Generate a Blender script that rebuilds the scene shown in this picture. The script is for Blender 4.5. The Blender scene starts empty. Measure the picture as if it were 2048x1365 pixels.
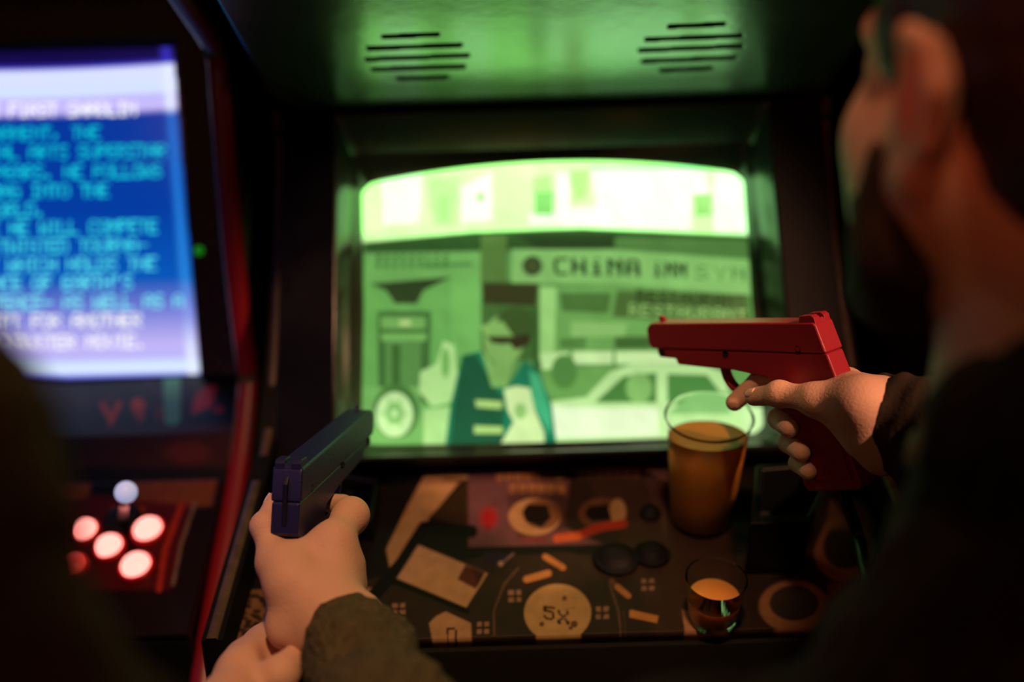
import bpy, bmesh, math, random
import numpy as np
from mathutils import Vector, Matrix
random.seed(4)
SC = bpy.context.scene
COL = SC.collection

# ------------------------------------------------------------------ camera, world, lights, exposure
FPX = 35 / 36 * 2048                      # 35 mm lens on a 36 mm sensor
PITCH, ROLL = math.radians(17), math.radians(1.7)
CAM = np.array([0, 0, 1.45])
_f = np.array([0, math.cos(PITCH), -math.sin(PITCH)])
_U = np.array([0, math.sin(PITCH), math.cos(PITCH)])
_X = np.array([1.0, 0, 0])
_r = math.cos(ROLL) * _X - math.sin(ROLL) * _U
_u = math.sin(ROLL) * _X + math.cos(ROLL) * _U

cd = bpy.data.cameras.new('camera'); cam = bpy.data.objects.new('camera', cd); COL.objects.link(cam)
cam.matrix_world = Matrix(((_r[0], _u[0], -_f[0], CAM[0]), (_r[1], _u[1], -_f[1], CAM[1]), (_r[2], _u[2], -_f[2], CAM[2]), (0, 0, 0, 1)))
cd.lens = 35; cd.sensor_width = 36; cd.clip_start = 0.02; cd.clip_end = 50
cd.dof.use_dof = True; cd.dof.focus_distance = 0.88; cd.dof.aperture_fstop = 1.3
SC.camera = cam
SC.view_settings.view_transform = 'Standard'; SC.view_settings.look = 'None'
SC.view_settings.exposure = 0.0; SC.view_settings.gamma = 1.0; SC.view_settings.use_curve_mapping = False
w = bpy.data.worlds.new('world'); SC.world = w; w.use_nodes = True
w.node_tree.nodes['Background'].inputs[0].default_value = (0.02, 0.012, 0.008, 1)
w.node_tree.nodes['Background'].inputs[1].default_value = 0.3

def light(name, loc, target, color, energy, size, spot=None, blend=0.5):
    ld = bpy.data.lights.new(name, 'SPOT' if spot else 'AREA'); o = bpy.data.objects.new(name, ld); COL.objects.link(o)
    if spot: ld.spot_size = math.radians(spot); ld.spot_blend = blend; ld.shadow_soft_size = size
    else: ld.shape = 'DISK'; ld.size = size
    ld.color = color; ld.energy = energy; o.location = loc
    o.rotation_euler = (Vector(target) - Vector(loc)).to_track_quat('-Z', 'Y').to_euler()
    return o
light('ceiling_spot_light', (1.55, -.45, 2.5), (.27, .87, 1.3), (1.0, .47, .27), 270, .06, 15, .5)
light('overhead_lamp_light', (.04, .0, 2.75), (-.11, .83, 1.0), (1.0, .50, .25), 98, .08, 28, .8)
light('bar_lamp_light', (-.9, -1.5, 2.3), (-.2, 1.0, 1.0), (1.0, .40, .18), 2.4, .35)
light('red_neon_light', (1.4, .25, 1.7), (.3, .5, 1.5), (1.0, .12, .05), 1.0, .2)
light('ear_side_lamp_light', (-.9, -1.2, 2.05), (.28, .5, 1.6), (1.0, .13, .045), 62, .1, 13, .6)
light('purple_neon_light', (-1.3, .1, 1.75), (-.30, 1.0, 1.05), (.35, .2, 1.0), 7, .1, 26, .6)

# ------------------------------------------------------------------ geometry helpers
def ray(x, y): return _f + (x - 1024) / FPX * _r - (y - 682.5) / FPX * _u
def P(x, y, t): return CAM + t * ray(x, y)              # t = depth along the view axis, metres
def atX(x, y, X0): q = ray(x, y); return CAM + q * (X0 / q[0])
def atY(x, y, Y0): q = ray(x, y); return CAM + q * (Y0 / q[1])
def onplane(x, y, o, n): q = ray(x, y); return CAM + q * (np.dot(o - CAM, n) / np.dot(q, n))
def proj(V):
    d = np.asarray(V, float) - CAM; z = d @ _f
    return 1024 + FPX * (d @ _r) / z, 682.5 - FPX * (d @ _u) / z
def nrm(v): v = np.asarray(v, float); return v / np.linalg.norm(v)
def lin(c):
    c = np.asarray(c, float) / 255.0
    return np.where(c <= 0.04045, c / 12.92, ((c + 0.055) / 1.055) ** 2.4)

# ------------------------------------------------------------------ materials
MATS = {}
def mat(name, color, rough=0.5, metal=0.0, noise=None, bump=None, emis=None, trans=0.0, ior=1.45, coat=0.0, sss=0.0, spec=0.5, brick=None):
    if name in MATS: return MATS[name]
    m = bpy.data.materials.new(name); m.use_nodes = True; nt = m.node_tree; b = nt.nodes['Principled BSDF']; N = nt.nodes; L = nt.links
    b.inputs['Base Color'].default_value = (*color, 1); b.inputs['Roughness'].default_value = rough; b.inputs['Metallic'].default_value = metal
    b.inputs['IOR'].default_value = ior; b.inputs['Transmission Weight'].default_value = trans; b.inputs['Coat Weight'].default_value = coat; b.inputs['Coat Roughness'].default_value = .26
    b.inputs['Specular IOR Level'].default_value = spec
    if sss: b.inputs['Subsurface Weight'].default_value = sss; b.inputs['Subsurface Scale'].default_value = 0.006; b.inputs['Subsurface Radius'].default_value = (1, .35, .2)
    if emis: b.inputs['Emission Color'].default_value = (*emis[0], 1); b.inputs['Emission Strength'].default_value = emis[1]
    tc = N.new('ShaderNodeTexCoord')
    if noise:                                           # (scale, amount) mottled wear in the colour
        n = N.new('ShaderNodeTexNoise'); n.inputs['Scale'].default_value = noise[0]; n.inputs['Detail'].default_value = 5
        r = N.new('ShaderNodeValToRGB'); a = noise[1]
        r.color_ramp.elements[0].position = .3; r.color_ramp.elements[1].position = .72
        r.color_ramp.elements[0].color = (*[c * (1 - a) for c in color], 1); r.color_ramp.elements[1].color = (*[min(1, c * (1 + a)) for c in color], 1)
        L.new(tc.outputs['Object'], n.inputs['Vector']); L.new(n.outputs['Fac'], r.inputs[0]); L.new(r.outputs[0], b.inputs['Base Color'])
    if brick:
        k = N.new('ShaderNodeTexBrick'); k.inputs['Scale'].default_value = brick[0]
        k.inputs['Color1'].default_value = (*color, 1); k.inputs['Color2'].default_value = (*[c * 1.8 for c in color], 1); k.inputs['Mortar'].default_value = (*brick[1], 1)
        k.inputs['Mortar Size'].default_value = .04
        mp = N.new('ShaderNodeMapping'); mp.inputs['Rotation'].default_value = (math.pi / 2, 0, 0)
        L.new(tc.outputs['Object'], mp.inputs[0]); L.new(mp.outputs[0], k.inputs['Vector']); L.new(k.outputs['Color'], b.inputs['Base Color'])
    if bump:                                            # (kind, scale, strength)
        if bump[0] == 'knit':
            n = N.new('ShaderNodeTexVoronoi'); n.inputs['Scale'].default_value = bump[1]; out = n.outputs['Distance']
        else:
            n = N.new('ShaderNodeTexNoise'); n.inputs['Scale'].default_value = bump[1]; n.inputs['Detail'].default_value = 4; out = n.outputs['Fac']
        bp = N.new('ShaderNodeBump'); bp.inputs['Strength'].default_value = bump[2]; bp.inputs['Distance'].default_value = .004
        L.new(tc.outputs['Object'], n.inputs['Vector']); L.new(out, bp.inputs['Height']); L.new(bp.outputs[0], b.inputs['Normal'])
    MATS[name] = m; return m
def art_mat(name, emit=0.0, rough=.35, noise=0.25, coat=0.0):   # colour comes from the picture stored on the surface
    m = bpy.data.materials.new(name); m.use_nodes = True; nt = m.node_tree; b = nt.nodes['Principled BSDF']
    a = nt.nodes.new('ShaderNodeAttribute'); a.attribute_name = 'Col'
    b.inputs['Roughness'].default_value = rough; b.inputs['Coat Weight'].default_value = coat; b.inputs['Specular IOR Level'].default_value = .25
    if emit:
        b.inputs['Base Color'].default_value = (.01, .012, .011, 1); b.inputs['Specular IOR Level'].default_value = .12
        nt.links.new(a.outputs['Color'], b.inputs['Emission Color']); b.inputs['Emission Strength'].default_value = emit
    else:
        n = nt.nodes.new('ShaderNodeTexNoise'); n.inputs['Scale'].default_value = 60; n.inputs['Detail'].default_value = 6
        r = nt.nodes.new('ShaderNodeMapRange'); r.inputs['From Min'].default_value = .3; r.inputs['From Max'].default_value = .7; r.inputs['To Min'].default_value = 1 - noise; r.inputs['To Max'].default_value = 1
        x = nt.nodes.new('ShaderNodeVectorMath'); x.operation = 'SCALE'
        tc = nt.nodes.new('ShaderNodeTexCoord'); nt.links.new(tc.outputs['Object'], n.inputs['Vector'])
        nt.links.new(n.outputs['Fac'], r.inputs['Value']); nt.links.new(a.outputs['Color'], x.inputs[0]); nt.links.new(r.outputs[0], x.inputs['Scale'])
        nt.links.new(x.outputs[0], b.inputs['Base Color'])
    return m

BLACK = mat('black_laminate', (.005, .005, .005), .6, noise=(30, .4), bump=('noise', 300, .08), spec=.12)
GLOSS = mat('black_bezel_plastic', (.014, .016, .014), .22, bump=('noise', 120, .05), spec=.9)
SPK = mat('black_speaker_panel_plastic', (.02, .022, .02), .24, noise=(9, .5), bump=('noise', 11, .6), coat=.9, spec=1.0)
VOID = mat('black_recess', (.002, .002, .002), .9)
TMOLD = mat('red_edge_moulding', (.20, .005, .012), .4)
TBLK = mat('brown_worn_edge_moulding', (.08, .05, .028), .45, noise=(60, .4))

# ------------------------------------------------------------------ object helpers
def tag(o, label=None, cat=None, group=None, kind=None):
    if label: o['label'] = label
    if cat: o['category'] = cat
    if group: o['group'] = group
    if kind: o['kind'] = kind
    return o
def thing(name, label, cat, loc, group=None):
    o = bpy.data.objects.new(name, None); COL.objects.link(o); o.location = loc; o.empty_display_size = .05
    return tag(o, label, cat, group)
def wloc(o):
    v = Vector((0, 0, 0))
    while o: v += Vector(o.location); o = o.parent
    return v
def build(name, verts, faces, m, parent=None, smooth=True, bevel=0, sub=0, solid=0, label=None, origin=None):
    """verts in WORLD coordinates; the mesh is stored relative to its parent"""
    me = bpy.data.meshes.new(name); V = np.asarray(verts, float)
    if parent is not None: V = V - np.array(wloc(parent))
    elif origin is not None: V = V - np.array(origin)
    me.from_pydata([tuple(v) for v in V], [], [tuple(int(i) for i in f) for f in faces]); me.update()
    if smooth: me.polygons.foreach_set('use_smooth', [True] * len(me.polygons))
    if m: me.materials.append(m)
    o = bpy.data.objects.new(name, me); COL.objects.link(o)
    if parent is not None: o.parent = parent
    elif origin is not None: o.location = origin
    if solid:
        s = o.modifiers.new('thick', 'SOLIDIFY'); s.thickness = solid; s.offset = -1
    if bevel:
        b = o.modifiers.new('bevel', 'BEVEL'); b.width = bevel; b.segments = 2; b.limit_method = 'ANGLE'; b.angle_limit = math.radians(35)
        b.harden_normals = True
    if sub:
        s = o.modifiers.new('sub', 'SUBSURF'); s.levels = sub; s.render_levels = sub
    if label: o['label'] = label
    return o
class MB:
    def __init__(s): s.v = []; s.f = []
    def add(s, V, Fc):
        n = len(s.v); s.v += [tuple(map(float, v)) for v in V]; s.f += [tuple(int(i) + n for i in f) for f in Fc]; return s
    def box(s, lo, hi, R=None, o=None):
        V = np.array([[x, y, z] for x in (lo[0], hi[0]) for y in (lo[1], hi[1]) for z in (lo[2], hi[2])], float)
        if R is not None: V = V @ np.asarray(R)          # rows of R are the box axes in world
        if o is not None: V = V + np.asarray(o)
        return s.add(V, [(0, 1, 3, 2), (4, 6, 7, 5), (0, 4, 5, 1), (2, 3, 7, 6), (0, 2, 6, 4), (1, 5, 7, 3)])
    def prism(s, poly, fn, a, b):                         # poly: list of 2-D points, fn(p, depth) -> xyz
        n = len(poly); V = [fn(p, a) for p in poly] + [fn(p, b) for p in poly]
        Fc = [tuple(range(n))[::-1], tuple(range(n, 2 * n))] + [(i, (i + 1) % n, n + (i + 1) % n, n + i) for i in range(n)]
        return s.add(V, Fc)
    def lathe(s, prof, axis, o, n=40, cap=True):
        a = nrm(axis); t = nrm(np.cross(a, [0.3, 1, 0.1])); b = np.cross(a, t); V = []; Fc = []
        for (r, h) in prof:
            for k in range(n):
                an = 2 * math.pi * k / n; V.append(np.asarray(o) + a * h + (t * math.cos(an) + b * math.sin(an)) * max(r, 1e-5))
        for i in range(len(prof) - 1):
            for k in range(n): Fc.append((i * n + k, i * n + (k + 1) % n, (i + 1) * n + (k + 1) % n, (i + 1) * n + k))
        if cap: Fc.append(tuple(range(n))[::-1]); Fc.append(tuple(range((len(prof) - 1) * n, len(prof) * n)))
        return s.add(V, Fc)
    def tube(s, pts, r, n=12):
        pts = [np.asarray(p, float) for p in pts]; V = []; Fc = []; prev = None
        for i, p in enumerate(pts):
            d = nrm(pts[min(i + 1, len(pts) - 1)] - pts[max(i - 1, 0)])
            t = np.cross(d, [0.1, 0.2, 1]) if prev is None else prev - d * np.dot(prev, d)
            t = nrm(t); prev = t; b = np.cross(d, t); rr = r[i] if hasattr(r, '__len__') else r
            for k in range(n): an = 2 * math.pi * k / n; V.append(p + (t * math.cos(an) + b * math.sin(an)) * rr)
        for i in range(len(pts) - 1):
            for k in range(n): Fc.append((i * n + k, i * n + (k + 1) % n, (i + 1) * n + (k + 1) % n, (i + 1) * n + k))
        Fc.append(tuple(range(n))[::-1]); Fc.append(tuple(range((len(pts) - 1) * n, len(pts) * n)))
        return s.add(V, Fc)
    def build(s, name, m, parent=None, **k):
        return build(name, s.v, s.f, m, parent, **k)
def smoothpath(pts, n=8):
    pts = [np.asarray(p, float) for p in pts]; out = []
    for i in range(len(pts) - 1):
        p0 = pts[max(i - 1, 0)]; p1 = pts[i]; p2 = pts[i + 1]; p3 = pts[min(i + 2, len(pts) - 1)]
        for k in range(n):
            t = k / n; out.append(.5 * ((2 * p1) + (p2 - p0) * t + (2 * p0 - 5 * p1 + 4 * p2 - p3) * t * t + (3 * p1 - p0 - 3 * p2 + p3) * t ** 3))
    out.append(pts[-1]); return out

# ------------------------------------------------------------------ picture drawing (what screens show and panels have printed on them)
FONT = {'A': '01110 10001 10001 11111 10001 10001 10001', 'B': '11110 10001 10001 11110 10001 10001 11110', 'C': '01111 10000 10000 10000 10000 10000 01111',
 'D': '11110 10001 10001 10001 10001 10001 11110', 'E': '11111 10000 10000 11110 10000 10000 11111', 'F': '11111 10000 10000 11110 10000 10000 10000', 'G': '01111 10000 10000 10011 10001 10001 01111',
 'H': '10001 10001 10001 11111 10001 10001 10001', 'I': '01110 00100 00100 00100 00100 00100 01110', 'K': '10001 10010 10100 11000 10100 10010 10001', 'L': '10000 10000 10000 10000 10000 10000 11111',
 'M': '10001 11011 10101 10101 10001 10001 10001', 'N': '10001 11001 10101 10011 10001 10001 10001', 'O': '01110 10001 10001 10001 10001 10001 01110', 'P': '11110 10001 10001 11110 10000 10000 10000',
 'Q': '01110 10001 10001 10001 10101 10010 01101', 'R': '11110 10001 10001 11110 10100 10010 10001', 'S': '01111 10000 10000 01110 00001 00001 11110', 'T': '11111 00100 00100 00100 00100 00100 00100',
 'U': '10001 10001 10001 10001 10001 10001 01110', 'V': '10001 10001 10001 10001 10001 01010 00100', 'W': '10001 10001 10001 10101 10101 11011 10001', 'X': '10001 10001 01010 00100 01010 10001 10001',
 'Y': '10001 10001 01010 00100 00100 00100 00100', '.': '00000 00000 00000 00000 00000 01100 01100', ',': '00000 00000 00000 00000 01100 01100 01000', '-': '00000 00000 00000 11111 00000 00000 00000',
 "'": '01100 01100 01000 00000 00000 00000 00000', '5': '11111 10000 11110 00001 00001 10001 01110', '#': '11011 11011 00000 11011 11011 00000 00000', ' ': '00000 ' * 7,
 'h': '10000 10000 11110 10001 10001 10001 10001', 'i': '00100 00000 01100 00100 00100 00100 01110', 'n': '00000 00000 11110 10001 10001 10001 10001', 'a': '00000 01110 00001 01111 10001 10001 01111'}
class Art:
    def __init__(s, x, y, base): s.x = x; s.y = y; s.c = np.tile(lin(base), (len(x), 1)).astype(float)
    def put(s, m, col, a=1.0):
        m = m.astype(float) * a; s.c = s.c * (1 - m[:, None]) + lin(col)[None, :] * m[:, None]; return s
    def poly(s, pts, col, a=1.0, soft=2.0):
        x, y = s.x, s.y; ins = np.zeros(len(x), bool); n = len(pts); dist = np.full(len(x), 1e9)
        for i in range(n):
            x1, y1 = pts[i]; x2, y2 = pts[(i + 1) % n]
            c = ((y1 > y) != (y2 > y)); xi = (x2 - x1) * (y - y1) / ((y2 - y1) if y2 != y1 else 1e-9) + x1
            ins ^= c & (x < xi)
            L = (x2 - x1) ** 2 + (y2 - y1) ** 2 + 1e-9; t = np.clip(((x - x1) * (x2 - x1) + (y - y1) * (y2 - y1)) / L, 0, 1)
            dist = np.minimum(dist, np.hypot(x - x1 - t * (x2 - x1), y - y1 - t * (y2 - y1)))
        sd = np.where(ins, dist, -dist); return s.put(np.clip(sd / soft + .5, 0, 1), col, a)
    def ell(s, cx, cy, rx, ry, col, a=1.0, soft=2.0, inner=0.0):
        q = np.hypot((s.x - cx) / rx, (s.y - cy) / ry); m = np.clip((1 - q) * min(rx, ry) / soft + .5, 0, 1)
        if inner: m = m * np.clip((q - inner) * min(rx, ry) / soft + .5, 0, 1)
        return s.put(m, col, a)
    def line(s, pts, wd, col, a=1.0):
        d = np.full(len(s.x), 1e9)
        for (x1, y1), (x2, y2) in zip(pts[:-1], pts[1:]):
            L = (x2 - x1) ** 2 + (y2 - y1) ** 2; t = np.clip(((s.x - x1) * (x2 - x1) + (s.y - y1) * (y2 - y1)) / L, 0, 1)
            d = np.minimum(d, np.hypot(s.x - x1 - t * (x2 - x1), s.y - y1 - t * (y2 - y1)))
        return s.put(np.clip((wd / 2 - d) / 1.5 + .5, 0, 1), col, a)
    def text(s, txt, x0, y0, cw, ch, col, slope=0.0, fill=.84, a=1.0, lean=0.0):   # x0,y0 = top left
        yy = s.y - y0 - slope * (s.x - x0); xx = s.x - x0 - lean * yy
        ci = np.floor(xx / cw).astype(int); u = (xx / cw - ci) / fill; v = yy / ch
        ok = (ci >= 0) & (ci < len(txt)) & (u >= 0) & (u < 1) & (v >= 0) & (v < 1)
        B = np.zeros((len(txt), 7, 5))
        for k, c in enumerate(txt):
            g = FONT.get(c, FONT[' ']).split()
            for r in range(7):
                for q in range(5): B[k, r, q] = g[r][q] == '1'
        m = np.zeros(len(s.x)); i = np.where(ok)[0]
        m[i] = B[ci[i], np.clip((v[i] * 7).astype(int), 0, 6), np.clip((u[i] * 5).astype(int), 0, 4)]
        return s.put(m, col, a)
    def grad(s, y, stops, cols):                           # colour ramp down the picture; painted-in shutter banding comes through here
        C = np.array([lin(c) for c in cols]); return np.stack([np.interp(y, stops, C[:, k]) for k in range(3)], 1)
def surface(name, fn, nu, nv, paint, m, parent, keep=None, solid=0, cls='pic'):
    """grid surface fn(u,v)->(N,3), u,v in 0..1, coloured by paint(px,py)"""
    u, v = np.meshgrid(np.linspace(0, 1, nu), np.linspace(0, 1, nv)); u = u.ravel(); v = v.ravel(); V = fn(u, v)
    i = np.arange(nu * nv).reshape(nv, nu); Fc = np.stack([i[:-1, :-1].ravel(), i[:-1, 1:].ravel(), i[1:, 1:].ravel(), i[1:, :-1].ravel()], 1)
    px, py = proj(V)
    if keep is not None: k = keep(px[Fc].mean(1), py[Fc].mean(1)); Fc = Fc[k]
    n0 = np.cross(V[Fc[0, 1]] - V[Fc[0, 0]], V[Fc[0, 3]] - V[Fc[0, 0]])
    if np.dot(n0, CAM - V[Fc[0, 0]]) < 0: Fc = Fc[:, ::-1]
    me = bpy.data.meshes.new(name); off = np.array(wloc(parent)); VV = (V - off).astype(np.float32)
    me.vertices.add(len(V)); me.vertices.foreach_set('co', VV.ravel()); me.loops.add(Fc.size); me.loops.foreach_set('vertex_index', Fc.ravel().astype(np.int32))
    me.polygons.add(len(Fc)); me.polygons.foreach_set('loop_start', np.arange(0, Fc.size, 4, dtype=np.int32)); me.polygons.foreach_set('loop_total', np.full(len(Fc), 4, dtype=np.int32))
    me.polygons.foreach_set('use_smooth', [True] * len(Fc)); me.update(calc_edges=True)
    if paint is not None:
        c = paint(px, py); at = me.color_attributes.new('Col', 'FLOAT_COLOR', 'POINT')
        at.data.foreach_set('color', np.concatenate([np.clip(c, 0, 9), np.ones((len(c), 1))], 1).astype(np.float32).ravel())
    me.materials.append(m); o = bpy.data.objects.new(name, me); COL.objects.link(o); o.parent = parent
    if solid: s = o.modifiers.new('thick', 'SOLIDIFY'); s.thickness = solid; s.offset = -1
    return o

# ------------------------------------------------------------------ smooth organic forms: distance fields turned into one continuous mesh
def cone(a, b, ra, rb): return ('c', np.asarray(a, float), np.asarray(b, float), ra, rb)
def ellip(c, r, R=None): return ('e', np.asarray(c, float), np.asarray(r, float), np.eye(3) if R is None else np.asarray(R, float))
def field(prims, X):
    def one(p):
        if p[0] == 'c':
            _, a, b, ra, rb = p; ab = b - a; t = np.clip(((X - a) @ ab) / (ab @ ab + 1e-12), 0, 1)
            return np.linalg.norm(X - a - t[..., None] * ab, axis=-1) - (ra + (rb - ra) * t)
        _, c, r, R = p; q = (X - c) @ R.T; k0 = np.linalg.norm(q / r, axis=-1); k1 = np.linalg.norm(q / (r * r), axis=-1)
        return k0 * (k0 - 1) / np.maximum(k1, 1e-6)
    d = None
    for p, k in prims:
        e = one(p)
        if d is None: d = e; continue
        if k < 0:   # carve
            kk = -k; h = np.clip(.5 - .5 * (e + d) / kk, 0, 1); d = d * (1 - h) - e * h + kk * h * (1 - h)
        else:
            h = np.clip(.5 + .5 * (d - e) / max(k, 1e-6), 0, 1); d = d * (1 - h) + e * h - k * h * (1 - h)
    return d
def nets(fn, lo, hi, vox):
    lo = np.asarray(lo, float); n = np.maximum(4, np.ceil((np.asarray(hi) - lo) / vox).astype(int) + 1)
    g = np.stack(np.meshgrid(*[lo[i] + vox * np.arange(n[i]) for i in range(3)], indexing='ij'), -1).astype(np.float32)
    D = np.empty(n, np.float32)
    for i in range(n[0]): D[i] = fn(g[i].astype(float))
    D[0] = D[-1] = 1; D[:, 0] = D[:, -1] = 1; D[:, :, 0] = D[:, :, -1] = 1
    S = D < 0; cn = [(a, b, c) for a in (0, 1) for b in (0, 1) for c in (0, 1)]
    sl = lambda A, o: A[o[0]:A.shape[0] - 1 + o[0], o[1]:A.shape[1] - 1 + o[1], o[2]:A.shape[2] - 1 + o[2]]
    cnt = sum(sl(S, o).astype(int) for o in cn); act = (cnt > 0) & (cnt < 8); idx = np.full(act.shape, -1, int); I = np.argwhere(act); idx[act] = np.arange(len(I))
    acc = np.zeros((len(I), 3)); k = np.zeros(len(I))
    for a in range(8):
        for b in range(a + 1, 8):
            oa, ob = np.array(cn[a]), np.array(cn[b])
            if np.abs(oa - ob).sum() != 1: continue
            ia = I + oa; ib = I + ob; da = D[ia[:, 0], ia[:, 1], ia[:, 2]]; db = D[ib[:, 0], ib[:, 1], ib[:, 2]]; m = (da < 0) != (db < 0)
            t = np.where(m, da / np.where(m, da - db, 1), 0); acc[m] += (oa + (ob - oa) * t[:, None])[m]; k[m] += 1
    V = lo + vox * (I + acc / k[:, None]); Fc = []
    for ax in range(3):
        o = [0, 0, 0]; o[ax] = 1; A = S[:-1, :-1, :-1]; B = S[o[0]:S.shape[0] - 1 + o[0], o[1]:S.shape[1] - 1 + o[1], o[2]:S.shape[2] - 1 + o[2]]
        E = np.argwhere(A != B); u, v = [(1, 2), (2, 0), (0, 1)][ax]; E = E[(E[:, u] > 0) & (E[:, v] > 0)]
        du = np.zeros(3, int); du[u] = 1; dv = np.zeros(3, int); dv[v] = 1
        q = np.stack([idx[tuple((E - du - dv).T)], idx[tuple((E - dv).T)], idx[tuple(E.T)], idx[tuple((E - du).T)]], 1)
        fl = A[tuple(E.T)]; q[~fl] = q[~fl][:, ::-1]; Fc.append(q[(q >= 0).all(1)])
    return V, np.concatenate(Fc)
def organic(prims, vox, disp=None, pad=.012):
    lo = np.full(3, 1e9); hi = -lo
    for p, k in prims:
        if k < 0: continue
        pts = [(p[1], p[3]), (p[2], p[4])] if p[0] == 'c' else [(p[1], max(p[2]))]
        for c, r in pts: lo = np.minimum(lo, c - r - pad); hi = np.maximum(hi, c + r + pad)
    fn = (lambda X: field(prims, X)) if disp is None else (lambda X: field(prims, X) + disp(X))
    return nets(fn, lo, hi, vox)
def merge(*parts):
    V = []; Fc = []; n = 0
    for v, f in parts: V.append(v); Fc += [tuple(i + n for i in q) for q in f]; n += len(v)
    return np.concatenate(V), Fc

# ------------------------------------------------------------------ the room
def slab(name, lo, hi, m):
    o = MB().box(lo, hi).build(name, m, smooth=False); o['kind'] = 'structure'; return o
WALL = mat('dark_painted_wall', (.03, .02, .016), .8, noise=(4, .3)); FLR = mat('dark_floor', (.03, .024, .02), .6, noise=(6, .4)); CEI = mat('dark_ceiling', (.02, .018, .016), .9)
slab('floor', (-3, -3, -.1), (3, 2.1, 0), FLR); slab('ceiling', (-3, -3, 2.9), (3, 2.1, 3.0), CEI)
slab('wall_back', (-3, 2.1, 0), (3, 2.2, 2.9), WALL); slab('wall_front', (-3, -3.1, 0), (3, -3, 2.9), WALL)
slab('wall_left', (-3.1, -3, 0), (-3, 2.1, 2.9), WALL); slab('wall_right', (3, -3, 0), (3.1, 2.1, 2.9), WALL)

# ================================================================== CENTRE CABINET
CX = .0575; HW = .3325                       # centre and half width between the side panels
A = thing('arcade_cabinet', 'black arcade cabinet with a glowing green street scene on its screen', 'arcade machine', (CX, 1.2, 0))
PROF = [(.80, .925), (.93, .967), (1.065, 1.014), (1.13, 1.085), (1.177, 1.151), (1.23, 1.24), (1.268, 1.322), (1.272, 1.36), (1.252, 1.40), (1.12, 1.482), (.98, 1.56), (.95, 1.66), (.95, 1.9), (1.75, 1.9), (1.75, .02), (.88, .02), (.88, .80), (.80, .86)]
for sx, x0, x1 in ((-1, CX - HW - .02, CX - HW), (1, CX + HW, CX + HW + .02)):
    sp = MB().prism(PROF, lambda p, d: (d, p[0], p[1]), x0, x1).build('side_panel', BLACK, A, smooth=False)
    path = [((x0 + x1) / 2, a, b) for a, b in PROF[:13]]
    mb = MB(); pts = smoothpath(path, 5)
    V = []; n = len(pts)
    for i, p in enumerate(pts):
        d = pts[min(i + 1, n - 1)] - pts[max(i - 1, 0)]; nn = nrm(np.array([0, -d[2], d[1]]))
        for k, (w_, o_) in enumerate(((-.006, -.003), (-.0045, .003), (.0045, .003), (.006, -.003))): V.append(p + np.array([w_, 0, 0]) + nn * o_)
    Fc = [(4 * i + k, 4 * i + (k + 1) % 4, 4 * i + 4 + (k + 1) % 4, 4 * i + 4 + k) for i in range(n - 1) for k in range(4)]
    build('edge_moulding', V, Fc, TBLK, A, label='worn brown edge strip')
# screen
TS = math.radians(29); SV = np.array([0, math.sin(TS), math.cos(TS)]); SN = np.array([0, -math.cos(TS), math.sin(TS)])
SB = atY(1115, 880, 1.111); SHW = .2425
def screen_pt(u, v):                          # u,v -1..1
    h = .332; top = .5 * (1 + v) * .020 * (1 - u * u); bul = .018 * (1 - .6 * u * u - .4 * v * v)
    rc = np.clip(np.hypot(np.maximum(np.abs(u) - .93, 0) / .07, np.maximum(np.abs(v) - .92, 0) / .08), 0, None); k = np.where(rc > 1, 1 - .06 * (rc - 1), 1)
    X = CX + u * k * (SHW - .004 * (1 - abs(v))); a = (.5 * (1 + v * k)) * h - .004 * (1 - u * u) * .5 * (1 - v) + top
    return np.stack([X, SB[1] + SV[1] * a + SN[1] * bul, SB[2] + SV[2] * a + SN[2] * bul], -1)
def z5(*pts): return [(680 + x / 2.275, 300 + y / 2.275) for x, y in pts]
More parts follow.
